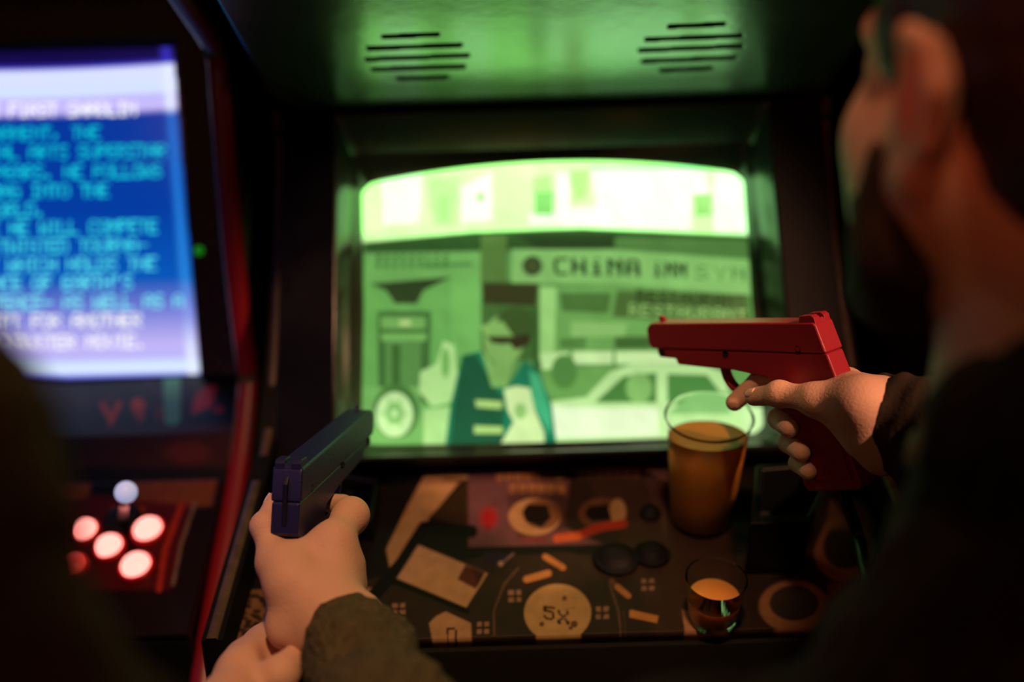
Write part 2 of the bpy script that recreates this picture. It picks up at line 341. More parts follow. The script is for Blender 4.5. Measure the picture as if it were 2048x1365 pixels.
def paint_green(px, py):
    a = Art(px, py, (96, 152, 82)); Z = z5; D = (36, 66, 32)
    rng = np.random.RandomState(3)
    # left building, door, sign
    a.poly(Z((90, 590), (640, 560), (640, 1340), (90, 1340)), (108, 172, 90)); a.poly(Z((170, 735), (415, 735), (405, 1150), (175, 1150)), (62, 110, 54)); a.poly(Z((205, 850), (370, 850), (365, 1150), (210, 1150)), (92, 145, 78))
    a.poly(Z((235, 885), (275, 885), (275, 1100), (235, 1100)), (60, 105, 50)); a.poly(Z((185, 760), (390, 760), (390, 815), (185, 815)), (120, 175, 95)); a.poly(Z((270, 775), (320, 775), (320, 800), (270, 800)), (190, 215, 140)); a.poly(Z((185, 835), (395, 835), (390, 870), (190, 870)), (122, 182, 98))
    a.poly(Z((120, 455), (640, 440), (640, 570), (110, 605)), (116, 176, 96)); a.poly(Z((140, 610), (510, 578), (380, 640), (350, 700), (250, 700), (210, 640)), (44, 66, 34)); a.poly(Z((510, 560), (640, 555), (640, 940), (500, 940)), (118, 184, 98))
    for k in range(9): x = 165 + k * 38; a.poly(Z((x, 478), (x + 14 + rng.randint(14), 478), (x + 16, 540), (x, 542)), (66, 118, 58))
    a.poly(Z((160, 505), (500, 492), (500, 502), (160, 515)), (110, 168, 92)); a.poly(Z((380, 520), (600, 512), (600, 528), (380, 538)), (78, 130, 66))
    # under the bright band
    a.poly(Z((110, 425), (600, 378), (1100, 360), (1860, 395), (1860, 470), (1250, 450), (780, 460), (110, 470)), (48, 88, 42)); a.poly(Z((800, 385), (1270, 380), (1240, 450), (900, 450)), D)
    a.poly(Z((640, 390), (760, 385), (760, 610), (640, 610)), (88, 126, 62)); a.poly(Z((1250, 400), (1860, 410), (1860, 500), (1250, 455)), (84, 132, 68))
    # doorway behind the man
    a.poly(Z((645, 600), (905, 600), (905, 960), (645, 960)), (66, 108, 52)); a.poly(Z((650, 605), (900, 612), (890, 710), (650, 700)), (50, 56, 28)); a.poly(Z((870, 720), (910, 720), (910, 1010), (880, 1010)), (50, 96, 44))
    # sign
    a.poly(Z((780, 452), (1250, 455), (1860, 500), (1880, 665), (1300, 612), (780, 605)), (140, 196, 114)); a.ell(*Z((875, 528))[0], 20, 20, (50, 76, 44)); a.ell(*Z((875, 528))[0], 10, 10, (70, 84, 44))
    x, y = Z((972, 489))[0]
    for o in (0, 1.5, 3): a.text('CHiNA', x + o, y + o * .3, 36, 34, (26, 58, 30), .02, .72)
    x, y = Z((1422, 508))[0]
    for o in (0, 1.2, 2.4): a.text('iNN', x + o, y + o * .3, 24, 30, (30, 66, 32), .04, .74)
    x, y = Z((1620, 525))[0]; a.text('SYN', x, y, 36, 27, (84, 136, 70), .06, .7)
    # shop window
    a.poly(Z((905, 625), (1300, 615), (1885, 670), (1890, 960), (905, 960)), (112, 168, 90)); a.poly(Z((910, 625), (985, 625), (975, 920), (910, 960)), (164, 216, 132)); a.poly(Z((1000, 650), (1235, 650), (1220, 745), (1010, 735)), (76, 118, 58))
    a.poly(Z((1260, 640), (1860, 660), (1870, 780), (1420, 775), (1240, 760)), (78, 112, 56)); x, y = Z((1350, 636))[0]; a.text('RESTAURANT', x, y, 22, 26, (28, 44, 22), .05, .8); x, y = Z((1315, 700))[0]; a.text('RESTAURANT', x, y, 24, 24, (158, 200, 120), .05, .8)
    a.poly(Z((1050, 780), (1310, 790), (1290, 850), (1050, 850)), (142, 190, 112)); a.poly(Z((1000, 860), (1120, 850), (1120, 905), (1000, 905)), (84, 132, 66)); a.poly(Z((1250, 850), (1420, 850), (1420, 905), (1250, 905)), (64, 104, 50))
    # cars behind
    a.poly(Z((910, 925), (1040, 920), (1030, 1000), (920, 1000)), (204, 240, 170)); a.poly(Z((1060, 918), (1240, 918), (1240, 975), (1060, 975)), (214, 242, 180)); a.poly(Z((1255, 918), (1420, 918), (1540, 935), (1540, 972), (1255, 975)), (214, 242, 180))
    a.poly(Z((920, 1000), (1250, 985), (1150, 1110), (1000, 1140), (930, 1100)), (110, 166, 88)); a.ell(*Z((1020, 1010))[0], 26, 34, (84, 140, 70))
    # near car
    a.poly(Z((960, 1145), (1120, 1125), (1230, 1010), (1330, 975), (1640, 975), (1740, 1010), (1790, 1160), (1960, 1175), (1960, 1340), (960, 1340)), (196, 234, 164)); a.poly(Z((965, 1165), (1170, 1175), (1450, 1175), (1450, 1300), (965, 1310)), (236, 246, 214))
    a.poly(Z((1160, 1150), (1290, 1030), (1440, 1015), (1440, 1150)), (74, 132, 64)); a.ell(*Z((1360, 1085))[0], 26, 30, (136, 188, 108)); a.poly(Z((1490, 1020), (1670, 1025), (1745, 1120), (1730, 1150), (1490, 1150)), (76, 138, 68)); a.poly(Z((1590, 1110), (1760, 1100), (1780, 1200), (1480, 1200)), (140, 196, 120))
    a.poly(Z((1840, 1175), (1925, 1175), (1925, 1300), (1850, 1300)), (210, 242, 180))
    # wheel and raised hand at left
    a.poly(Z((90, 1080), (360, 1080), (380, 1340), (90, 1340)), (120, 180, 98)); a.ell(*Z((255, 1190))[0], 46, 54, (70, 120, 60)); a.ell(*Z((248, 1205))[0], 37, 45, (204, 238, 172)); a.ell(*Z((248, 1200))[0], 18, 22, (130, 188, 106)); a.ell(*Z((248, 1200))[0], 8, 9, (200, 236, 168))
    for an in range(6): c, s_ = math.cos(an * 1.05), math.sin(an * 1.05); X0, Y0 = Z((248, 1200))[0]; a.line([(X0 + 8 * c, Y0 + 9 * s_), (X0 + 28 * c, Y0 + 34 * s_)], 4, (150, 204, 124))
    a.poly(Z((470, 870), (520, 890), (530, 1000), (560, 1060), (500, 1150), (420, 1170), (360, 1100), (365, 1010), (440, 975)), (186, 228, 152)); a.ell(*Z((480, 970))[0], 9, 30, (120, 180, 96)); a.poly(Z((380, 1180), (500, 1170), (480, 1340), (380, 1340)), (176, 220, 144))
    # the man with dark glasses
    a.poly(Z((555, 935), (640, 915), (700, 1075), (770, 1065), (840, 955), (905, 1010), (965, 1170), (985, 1340), (480, 1340), (505, 1150)), (8, 122, 88)); a.poly(Z((560, 940), (620, 930), (700, 1080), (745, 1130), (745, 1340), (500, 1340), (520, 1160)), (10, 84, 58)); a.poly(Z((860, 1000), (905, 1030), (960, 1200), (960, 1300), (880, 1160)), (70, 178, 130))
    a.poly(Z((640, 900), (700, 980), (790, 960), (760, 1080), (690, 1080)), (132, 180, 100)); a.ell(*Z((745, 865))[0], 40, 50, (136, 182, 102)); a.ell(*Z((800, 790))[0], 38, 34, (58, 88, 40)); a.poly(Z((640, 800), (740, 780), (790, 850), (660, 850)), (140, 188, 104)); a.poly(Z((668, 848), (790, 850), (870, 835), (860, 885), (800, 912), (770, 880), (740, 885), (690, 878)), (48, 46, 26))
    a.poly(Z((745, 1090), (800, 1075), (865, 1085), (885, 1180), (930, 1290), (930, 1340), (730, 1340), (790, 1240), (760, 1180)), (214, 236, 172)); a.poly(Z((615, 1138), (740, 1145), (735, 1180), (620, 1172)), (170, 206, 122)); a.poly(Z((610, 1255), (740, 1260), (740, 1292), (610, 1292)), (170, 206, 122)); a.ell(*Z((820, 1190))[0], 12, 16, (150, 196, 118))
    # overexposed upper storey
    a.poly(Z((60, 40), (1900, 0), (1900, 392), (1100, 357), (600, 374), (60, 425)), (222, 244, 186)); W = (255, 250, 250)
    for q in ([(185, 120), (375, 110), (360, 330), (200, 340)], [(550, 170), (690, 100), (690, 320), (550, 330)], [(860, 290), (1200, 250), (1200, 345), (860, 340)], [(985, 100), (1045, 100), (1045, 300), (985, 300)], [(1140, 90), (1600, 80), (1600, 365), (1190, 350)], [(1700, 100), (1870, 110), (1870, 385), (1700, 370)], [(1600, 90), (1670, 100), (1680, 200), (1600, 200)]): a.poly(Z(*q), W, .85, 8)
    a.poly(Z((400, 130), (540, 120), (540, 350), (420, 350)), (196, 232, 160), 1, 10); a.poly(Z((450, 210), (500, 210), (500, 330), (450, 330)), (176, 220, 142), 1, 8); a.poly(Z((885, 190), (972, 188), (970, 296), (885, 296)), (140, 202, 116)); a.poly(Z((880, 120), (960, 118), (960, 188), (880, 190)), (190, 226, 150)); a.poly(Z((1045, 95), (1135, 90), (1125, 215), (1060, 240)), (186, 214, 142), 1, 6)
    a.poly(Z((1610, 205), (1692, 200), (1695, 300), (1615, 302)), (158, 204, 124)); a.ell(*Z((640, 215))[0], 9, 10, (176, 224, 150)); a.line(Z((1150, 84), (1700, 84)), 7, (150, 234, 180), .8)
    y = py; boost = np.interp(y, [455, 490], [1.38, .9]); boost = np.where(y > 760, boost * np.interp(y, [760, 870], [1, 1.25]), boost)
    # faint dark scan border of the tube picture
    c = a.c * boost[:, None]; c[:, 0] *= .92; c[:, 2] *= .85; up = np.clip((485 - py) / 25, 0, 1) * (a.c[:, 1] > .5); hot = np.clip((a.c[:, 1] - .66) / .2, 0, 1); c *= 1 + up[:, None] * (np.array([.92, 1.1, .93]) - 1)[None, :]; c[:, 1] *= 1 + .95 * up * hot
    r_ = np.random.RandomState(2); mot = 0
    for _ in range(26): k = r_.normal(size=2) * r_.choice([.02, .04, .08]); mot = mot + np.sin(px * k[0] + py * k[1] + r_.rand() * 6.28)
    return c * (1 + .013 * mot)[:, None]
SCR = art_mat('green_tube_picture', emit=1.0, rough=.15)
surface('screen', lambda u, v: screen_pt(2 * u - 1, 2 * v - 1), 420, 300, paint_green, SCR, A)['label'] = 'curved tube screen showing a green street scene'
# bezel: rings from the opening down to the tube
def loop(n=48):
    t = []
    for k in range(n): t.append((-1 + 2 * k / n, -1))
    for k in range(n): t.append((1, -1 + 2 * k / n))
    for k in range(n): t.append((1 - 2 * k / n, 1))
    for k in range(n): t.append((-1, 1 - 2 * k / n))
    return np.array(t)
LP = loop(); N4 = len(LP)
def bez(hw, b, t, off):                      # ring: half width, bottom and top along SV, offset along SN
    a = b + (t - b) * (LP[:, 1] + 1) / 2
    return np.stack([CX + LP[:, 0] * hw, SB[1] + SV[1] * a + SN[1] * off, SB[2] + SV[2] * a + SN[2] * off], -1)
inner = screen_pt(LP[:, 0], LP[:, 1])
rings = [inner, inner, bez(.2515, -.012, .366, .014), bez(.2525, -.013, .368, .017), bez(.263, -.02, .398, .060), bez(.266, -.024, .402, .0635)]
rings[1] = inner + SN * .003; rings[0] = inner - SN * .006
def ringmesh(rs):
    V = np.concatenate(rs); Fc = [(i * N4 + k, i * N4 + (k + 1) % N4, (i + 1) * N4 + (k + 1) % N4, (i + 1) * N4 + k) for i in range(len(rs) - 1) for k in range(N4)]
    return V, Fc
V, Fc = ringmesh(rings); build('screen_bezel', V, [f[::-1] for f in Fc], GLOSS, A, solid=.002, label='glossy black screen surround')
rs = [bez(.266, -.024, .402, .064), bez(HW, -.03, .41, .05)]
V, Fc = ringmesh(rs); build('screen_mask', V, [f[::-1] for f in Fc], BLACK, A, smooth=False, solid=.003)
bt = rs[1][2 * 48]; bb = rs[1][0]             # back of the mask: top and bottom corners
# speaker panel overhead, slots cut through
yb, zb = bt[1], bt[2]
sl = math.tan(math.radians(27)); SLOT = []
def q4(x1, y1, x2, y2): SLOT.append(((640 + x1 / 1.932, y1 / 1.932), (640 + x2 / 1.932, y2 / 1.932)))
for q in ((245, 142, 455, 133), (185, 188, 542, 174), (180, 230, 570, 214), (205, 268, 555, 257), (300, 304, 490, 298), (1350, 103, 1560, 93), (1262, 153, 1628, 138), (1238, 195, 1630, 178), (1248, 237, 1605, 222), (1318, 272, 1510, 263)): q4(*q)
def keep(px, py):
    k = np.ones(len(px), bool)
    for (x1, y1), (x2, y2) in SLOT:
        L = (x2 - x1) ** 2 + (y2 - y1) ** 2; t = np.clip(((px - x1) * (x2 - x1) + (py - y1) * (y2 - y1)) / L, 0, 1)
        k &= np.hypot(px - x1 - t * (x2 - x1), py - y1 - t * (y2 - y1)) > 4.2
    return k
yf = .93
surface('speaker_panel', lambda u, v: np.stack([CX + (2 * u - 1) * HW, yb + (yf - yb) * v, zb + (yb - yf) * sl * v], -1), 460, 260, None, SPK, A, keep=keep, solid=.004)['label'] = 'overhanging black speaker panel with two groups of slots'
for sx in (-1, 1):
    c = np.array([CX + sx * .165, 0, 0]); R = np.array([[1, 0, 0], nrm([0, -1, sl]), nrm([0, sl, 1])]); o = np.array([c[0], (yb + yf) / 2, zb + (yb - yf) / 2 * sl])
    MB().box((-.12, -.11, .006), (.12, .11, .05), R, o).build('speaker_box', VOID, A, smooth=False)
MB().box((CX - HW, .955, zb + (yb - yf) * sl), (CX + HW, .985, 1.9)).build('marquee', BLACK, A, smooth=False)
MB().box((CX - HW, 1.73, .02), (CX + HW, 1.748, 1.9)).box((CX - HW, .985, 1.88), (CX + HW, 1.73, 1.9)).build('back_panel', BLACK, A, smooth=False)
# control panel
TP = math.radians(13); FE = atY(1115, 1270, .834); PN = np.array([0, -math.sin(TP), math.cos(TP)]); PD = np.array([0, math.cos(TP), math.sin(TP)])
PB = onplane(1115, 930, FE, PN); PL = np.linalg.norm((PB - FE)[1:]) + .004
def onp(x, y, h=0): return onplane(x, y, FE + PN * h, PN)
def z6(*p): return [(700 + x / 2.56, 880 + y / 2.56) for x, y in p]
def paint_panel(px, py):
    a = Art(px, py, (56, 43, 34)); T = (205, 165, 112); rng = np.random.RandomState(5)
    x, y = px, py
    a.poly([(400, 900), (1520, 900), (1520, 1110), (990, 1110), (780, 1150), (640, 1180), (400, 1180)], (24, 20, 18))
    a.poly([(440, 1185), (590, 1175), (640, 1300), (440, 1300)], (150, 112, 78))                      # speckled label at left
    k = rng.rand(500, 2)
    for i in range(170): a.ell(455 + rng.rand() * 150, 1185 + rng.rand() * 90, 3 + 4 * rng.rand(), 3 + 2 * rng.rand(), (50, 38, 28), .8)
    a.poly(z6((60, 760), (190, 755), (110, 830), (60, 880)), T)
    a.poly(z6((400, 150), (620, 165), (610, 200), (560, 215), (400, 410), (260, 600), (205, 665), (185, 560), (300, 330)), T)
    a.poly(z6((590, 210), (610, 210), (610, 450), (400, 400)), (58, 46, 24)); a.line(z6((480, 205), (570, 208)), 5, (120, 90, 50))
    # purple instruction plate
    a.poly(z6((605, 150), (1620, 115), (1620, 530), (605, 550)), (122, 84, 88)); a.poly(z6((1130, 190), (1500, 185), (1640, 560), (1420, 590), (1100, 450)), (58, 44, 38)); a.poly(z6((1180, 120), (1950, 100), (1950, 1000), (1560, 1000), (1400, 540)), (78, 56, 44), .75, 20)
    for (x0, x1, yy) in ((750, 1100, 165), (820, 1090, 232), (1170, 1480, 150)):
        xx = x0
        while xx < x1:
            w_ = 26 + rng.rand() * 22; a.poly(z6((xx, yy), (xx + w_, yy - 2), (xx + w_, yy + 42), (xx, yy + 44)), (228, 164, 98), .95, 3); a.poly(z6((xx + w_ * .35, yy + 10), (xx + w_ * .65, yy + 10), (xx + w_ * .65, yy + 30), (xx + w_ * .35, yy + 30)), (110, 76, 66), .7, 3); xx += w_ + 12
    a.ell(*z6((1118, 180))[0], 9, 8, (30, 22, 20)); a.ell(*z6((710, 400))[0], 17, 20, (190, 44, 48), 1, 14); a.poly(z6((690, 440), (730, 440), (712, 470)), (150, 40, 44))
    a.poly(z6((800, 300), (830, 240), (1060, 250), (1150, 330), (1100, 460), (860, 500)), (52, 38, 36), .6, 10)
    a.ell(*z6((945, 395))[0], 52, 37, T); a.ell(*z6((985, 380))[0], 38, 30, (140, 100, 64)); a.poly(z6((905, 330), (1010, 335), (1030, 400), (980, 450), (900, 420), (880, 370)), (26, 22, 20))
    a.ell(*z6((1290, 380))[0], 47, 32, (120, 82, 54)); a.ell(*z6((1370, 370))[0], 17, 26, T); a.poly(z6((1225, 340), (1320, 330), (1340, 410), (1240, 420), (1200, 380)), (30, 24, 20))
    a.line(z6((1060, 505), (1170, 490), (1280, 450), (1400, 430)), 17, (200, 62, 40)); a.line(z6((1060, 508), (1170, 495)), 15, (230, 118, 60)); a.line(z6((880, 510), (1000, 515)), 8, (150, 62, 64), .7)
    # dark band, card with shadow painted along its lower edge, button art
    a.line(z6((620, 470), (380, 450), (260, 640), (120, 800)), 26, (14, 12, 10)); a.line(z6((210, 720), (420, 800), (600, 880)), 12, (12, 10, 8))
    a.poly(z6((350, 540), (705, 685), (595, 860), (240, 710)), (226, 184, 132)); a.poly(z6((590, 640), (690, 680), (645, 765), (550, 715)), (104, 54, 46)); a.poly(z6((620, 650), (690, 685), (655, 750)), (80, 30, 34))
    a.ell(*z6((740, 610))[0], 26, 15, (52, 36, 62), 1, 6); a.line(z6((770, 640), (835, 585)), 4, (150, 128, 130)); a.ell(*z6((772, 635))[0], 5, 5, (210, 180, 150))
    a.ell(1118, 1232, 130, 128, (58, 46, 36), .8, 4, .93); a.line(z6((740, 1000), (735, 880), (790, 740), (860, 660)), 4, (118, 90, 68)); a.line(z6((1385, 990), (1375, 880), (1330, 740)), 4, (118, 90, 68)); a.line(z6((1412, 990), (1400, 880)), 2, (100, 76, 60))
    a.line(z6((905, 715), (1015, 685)), 14, (222, 160, 88)); a.line(z6((1000, 600), (1090, 655)), 12, (215, 150, 82)); a.line(z6((1340, 725), (1370, 755)), 10, (120, 88, 56)); a.line(z6((1370, 755), (1425, 800)), 12, (215, 150, 82)); a.poly(z6((1432, 870), (1580, 903), (1572, 940), (1430, 910)), (226, 160, 84))
    for (X, Y) in z6((845, 805), (250, 870), (682, 968), (1292, 890), (1525, 745)): a.text('#', X - 13, Y - 13, 30, 34, (176, 138, 108), -.03, .86)
    a.ell(*z6((1063, 888))[0], 67, 58, (226, 188, 122)); X, Y = z6((990, 855))[0]; a.text('5', X + 2, Y - 1, 24, 27, (56, 42, 28), .12, .86); a.text('5', X, Y - 2, 24, 27, (56, 42, 28), .12, .86); X, Y = z6((1062, 862))[0]; a.text('X', X + 2, Y + 4, 25, 28, (56, 42, 28), .1, .86); a.text('X', X, Y + 3, 25, 28, (56, 42, 28), .1, .86)
    for q, r in (((1098, 812), 5), ((982, 945), 5), ((1148, 945), 7), ((1130, 965), 4)): a.ell(*z6(q)[0], r, r, (90, 62, 36), .9)
    a.line(z6((1100, 870), (1150, 860)), 3, (190, 150, 100)); a.poly(z6((440, 905), (490, 880), (620, 940), (622, 1020), (420, 1020), (405, 940)), (214, 170, 122)); X, Y = z6((495, 960))[0]; a.text('n', X, Y - 9, 24, 34, (80, 54, 40), 0, .86)
    a.poly(z6((1700, 870), (1740, 880), (1800, 960), (1940, 960), (1950, 1030), (1720, 1030)), (214, 160, 118))
    # rings at the right
    for (cx, cy, rx, ry) in ((1690, 1100, 62, 66), (1588, 1213, 70, 52)): a.ell(cx, cy, rx, ry, (176, 128, 88), 1, 5); a.ell(cx, cy - 6, rx * .7, ry * .68, (64, 58, 50), 1, 4)
    a.poly([(1655, 1165), (1760, 1170), (1740, 1225), (1650, 1225)], (150, 106, 72), 1, 8); a.poly([(1530, 940), (1580, 940), (1550, 1000)], (150, 106, 70)); a.poly([(1660, 1000), (1800, 1000), (1800, 1060), (1650, 1060)], (140, 100, 72), .8, 10)
    a.line([(1780, 1010), (1800, 1250)], 12, (150, 110, 76))
    return a.c * .56
PANEL = art_mat('printed_panel_overlay', rough=.5)
surface('control_panel', lambda u, v: np.stack([CX + (2 * u - 1) * HW, FE[1] + PD[1] * PL * v, FE[2] + PD[2] * PL * v], -1), 560, 260, paint_panel, PANEL, A, solid=.012)['label'] = 'sloping control panel printed with tan and purple artwork'
yk, zk = FE[1] + PD[1] * PL, FE[2] + PD[2] * PL
V = [(CX - HW, yk, zk), (CX + HW, yk, zk), (CX + HW, bb[1], bb[2]), (CX - HW, bb[1], bb[2])]
build('panel_ledge', V, [(0, 1, 2, 3)], GLOSS, A, smooth=False, solid=.003)
MB().box((CX - HW, .80 + .03, .70), (CX + HW, .85, FE[2] - .013)).box((CX - HW, .885, .02), (CX + HW, .905, .70)).box((CX - HW, .83, .69), (CX + HW, .905, .70)).build('front_panel', mat('matt_black_front', (.006, .006, .005), .7), A, smooth=False)
PLUG = mat('black_button_plastic', (.006, .006, .007), .6, spec=.15)
for (x, y, r) in ((1300, 1030, .0105), (1303, 1112, .017), (1232, 1122, .021)):
    MB().lathe([(r * 1.15, 0), (r * 1.15, .003), (r * .98, .006), (r * .94, .0045), (r * .9, .0045), (r * .8, .009), (r * .3, .0105), (0, .0108)], PN, onp(x, y)).build('button', PLUG, A, label='round black button on the printed panel')
# holsters on both ends of the panel
HOL = mat('black_holster_plastic', (.005, .006, .006), .35, spec=.3)
def holster(poly, h, nm):
    b = MB(); base = [onp(x, y) for x, y in poly]; n = len(base); up = PN * h; ins = []
    c = sum(base) / n
    top = [p + up for p in base]; tin = [c + up + (p - c) * .8 for p in base]; bin_ = [c + PN * .01 + (p - c) * .74 for p in base]
    b.add(base + top + tin + bin_, [(i, (i + 1) % n, n + (i + 1) % n, n + i) for i in range(n)] + [(n + i, n + (i + 1) % n, 2 * n + (i + 1) % n, 2 * n + i) for i in range(n)] + [(2 * n + i, 2 * n + (i + 1) % n, 3 * n + (i + 1) % n, 3 * n + i) for i in range(n)] + [tuple(range(3 * n, 4 * n))])
    return b.build('gun_holster', HOL, A, smooth=False, bevel=.002, label=nm)
holster([(1488, 1150), (1606, 1148), (1650, 1050), (1600, 1020), (1500, 1030)], .068, 'black plastic gun holster at the right of the panel')
holster([(655, 1075), (748, 1085), (762, 1000), (690, 985)], .03, 'black plastic gun holster at the left of the panel')
# ================================================================== LEFT CABINET
LX = -.33; TH = .021
B = thing('arcade_cabinet', 'arcade cabinet with red edge strip and blue screen full of text, left', 'arcade machine', (-.67, 1.2, 0))
LPROF = [(.90, .80), (.955, .842), (1.115, .949), (1.20, 1.03), (1.206, 1.06), (1.204, 1.21), (1.222, 1.38), (1.228, 1.43), (1.21, 1.452), (1.116, 1.497), (1.0, 1.56), (.98, 1.62), (.98, 1.9), (1.75, 1.9), (1.75, .02), (.98, .02), (.98, .74)]
SIDE = mat('dark_green_side_art', (.02, .045, .016), .45, noise=(7, .95))
for x1 in (LX, LX - .68):
    MB().prism(LPROF, lambda p, d: (d, p[0], p[1]), x1 - TH, x1).build('side_panel', SIDE, B, smooth=False)
    pts = smoothpath([(x1 - TH / 2, a, b) for a, b in LPROF[:13]], 6); V = []; n = len(pts); hw_ = TH / 2 + .0015
    for i, p in enumerate(pts):
        d = pts[min(i + 1, n - 1)] - pts[max(i - 1, 0)]; nn = nrm(np.array([0, -d[2], d[1]]))
        for (w_, o_) in ((-hw_, -.012), (-hw_, .0), (-hw_ * .6, .004), (hw_ * .6, .004), (hw_, 0), (hw_, -.012)): V.append(p + np.array([w_, 0, 0]) + nn * o_)
    Fc = [(6 * i + k, 6 * i + k + 1, 6 * i + 7 + k, 6 * i + 6 + k) for i in range(n - 1) for k in range(5)]
    build('edge_moulding', V, Fc, TMOLD, B, label='red edge strip')
ltr, lbr = atX(356, 92, -.425), atX(402, 750, -.425); LV = nrm(lbr * [0, 1, 1] - ltr * [0, 1, 1]); LH = np.linalg.norm((lbr - ltr)[1:]); LW = .50
LNn = nrm(np.array([0, LV[2], -LV[1]]));  LNn = LNn if LNn[1] < 0 else -LNn
def lscr(u, v):
    bul = .014 * (1 - .6 * (2 * u - 1) ** 2 - .4 * (2 * v - 1) ** 2) - .006
    return np.stack([-.425 - LW * (1 - u) + .012 * (1 - (2 * v - 1) ** 2) * (u - .5) * .0, ltr[1] + LV[1] * LH * v + LNn[1] * bul, ltr[2] + LV[2] * LH * v + LNn[2] * bul], -1)
def paint_blue(px, py):
    a = Art(px, py, (0, 0, 0)); yy = py + .022 * (px - 200) + 8 * ((px - 60) / 300) ** 2 * (py < 300); xe = 350 + (py - 140) * .0826
    g = a.grad(yy, [100, 125, 134, 142, 190, 198, 222, 236, 420, 560, 625, 690, 715, 728, 744, 752, 760], [(18, 8, 60), (24, 14, 84), (60, 50, 200), (214, 220, 255), (208, 222, 252), (190, 180, 246), (196, 184, 246), (4, 56, 160), (2, 62, 165), (6, 90, 190), (120, 130, 220), (190, 178, 244), (186, 178, 244), (205, 225, 255), (220, 235, 255), (120, 130, 250), (30, 20, 120)])  # pale bands are painted shutter banding, navy top a painted bezel reflection
    a.c = g
    e = xe - px; edge = np.clip(1 - np.abs(e - 15) / 16, 0, 1); eg = a.grad(yy, [134, 140, 225, 240, 560, 640, 700, 750], [(60, 50, 200), (225, 232, 255), (225, 235, 255), (16, 110, 214), (44, 140, 230), (150, 160, 240), (225, 235, 255), (235, 240, 255)])
    a.c = a.c * (1 - edge[:, None]) + eg * edge[:, None]
    rows = [('AFTER THE FIRST SHAOLIN', 224, 270), ('TOURNAMENT, THE', 270, 198), ('MARTIAL ARTS SUPERSTAR', 308, 330), ('DISAPPEARS. HE FOLLOWS', 348, 322), ('LIU KANG INTO THE', 386, 216), ('OUTWORLD.', 423, 88), ('THERE HE WILL COMPETE', 459, 314), ('IN A TWISTED TOURNA-', 496, 293), ('MENT WHICH HOLDS THE', 533, 311), ("BALANCE OF EARTH'S", 570, 262), ('EXISTENCE- AS WELL AS A', 609, 364), ('SCRIPT FOR ANOTHER', 646, 281), ('BLOCKBUSTER MOVIE.', 688, 290)]
    for i, (t, y, xr) in enumerate(rows):
        f = np.clip((y - 250) / 400, 0, 1); col = [(250, 252, 255)] if i in (0, 12) else [(int(10 + 130 * f * f), int(176 + 50 * f), int(196 + 40 * f))]
        if i == 11: col = [(232, 232, 250)]
        cw = 19.6 + .0012 * (y - 224); a.text(t, xr - cw * len(t) + 3, y - 15 - .02 * (xr - cw * len(t)) * 0, cw, 28, np.minimum(255, np.array(col[0]) * 1.12), -.012, .97)
    c = a.c.copy(); br = np.interp(yy, [130, 140, 228, 240, 600, 700], [1, 1.12, 1.12, 1.0, 1.0, 1.1]); c *= br[:, None]; out = (px > xe) | (yy > 757)
    c[out] = lin((4, 3, 14)); return c
surface('screen', lscr, 420, 420, paint_blue, art_mat('blue_tube_picture', emit=.95, rough=.2), B)['label'] = 'screen with cyan capital text on blue'
# bezel around the blue screen
BRK = mat('dark_brown_bezel_art', (.05, .024, .018), .55, brick=(22, (.008, .005, .004)))
def lpt(x, a, off=0): return (x, ltr[1] + LV[1] * a + LNn[1] * off, ltr[2] + LV[2] * a + LNn[2] * off)
b = MB(); xr, xl = LX - TH, LX - .68
for (xa, xb, a0, a1) in ((-.424, xr, -.01, LH + .0), (xl, -.424 - LW, -.01, LH), (xl, xr, -.22, -.01)):
    b.prism([(xa, a0), (xb, a0), (xb, a1), (xa, a1)], lambda p, d: lpt(p[0], p[1], d), .006, -.01)
b.build('screen_bezel', BRK, B, smooth=False)
MB().lathe([(.006, 0), (.006, .003), (.003, .005), (0, .0055)], LNn, np.array(lpt(-.414, .267 , .006)), 16).build('green_reflection_dot', mat('green_reflection_glow', (.01, .2, .01), .4, emis=((.02, .5, .02), .35)), B, label='small glowing green dot standing in for a reflection')  # added glowing dot in place of a green reflection on the bezel
pb0 = np.array(lpt(0, LH + .002)); ctlA = np.array([0, 1.105, .948]); ctlB = np.array([0, .925, .862]); CN = nrm(np.array([0, -(ctlA - ctlB)[2], (ctlA - ctlB)[1]]))
low = np.array([0, 1.165, .985])
def paint_low(px, py):
    a = Art(px, py, (10, 6, 10)); a.poly([(0, 740), (190, 740), (190, 900), (0, 900)], (44, 22, 34), .8, 20)
    a.poly([(326, 745), (361, 745), (361, 842), (345, 855), (328, 845)], (84, 170, 140)); a.line([(204, 808), (221, 838), (221, 862)], 11, (196, 62, 30)); a.line([(238, 808), (224, 838)], 11, (196, 62, 30)); a.ell(220, 797, 5, 5, (110, 26, 40))
    a.ell(276, 812, 13, 15, (200, 64, 30), 1, 4); a.ell(280, 832, 9, 12, (160, 44, 24), 1, 4); a.poly([(388, 800), (405, 775), (432, 772), (424, 810), (395, 825), (384, 828)], (190, 20, 40), 1, 6); a.ell(436, 819, 10, 7, (130, 22, 32), 1, 4); a.ell(319, 828, 9, 16, (110, 14, 30), 1, 5)
    a.line([(285, 752), (320, 790)], 8, (54, 26, 66)); a.poly([(150, 850), (500, 850), (500, 935), (150, 935)], (56, 22, 16), 1, 14); a.ell(375, 905, 45, 22, (100, 36, 30), .8, 14); return a.c
surface('lower_bezel', lambda u, v: np.stack([xl + (xr - xl) * u, pb0[1] + (low[1] - pb0[1]) * v, pb0[2] + (low[2] - pb0[2]) * v], -1), 500, 60, paint_low, art_mat('printed_lower_bezel', rough=.4), B, solid=.004)['label'] = 'dark strip under the screen with small red and green artwork'
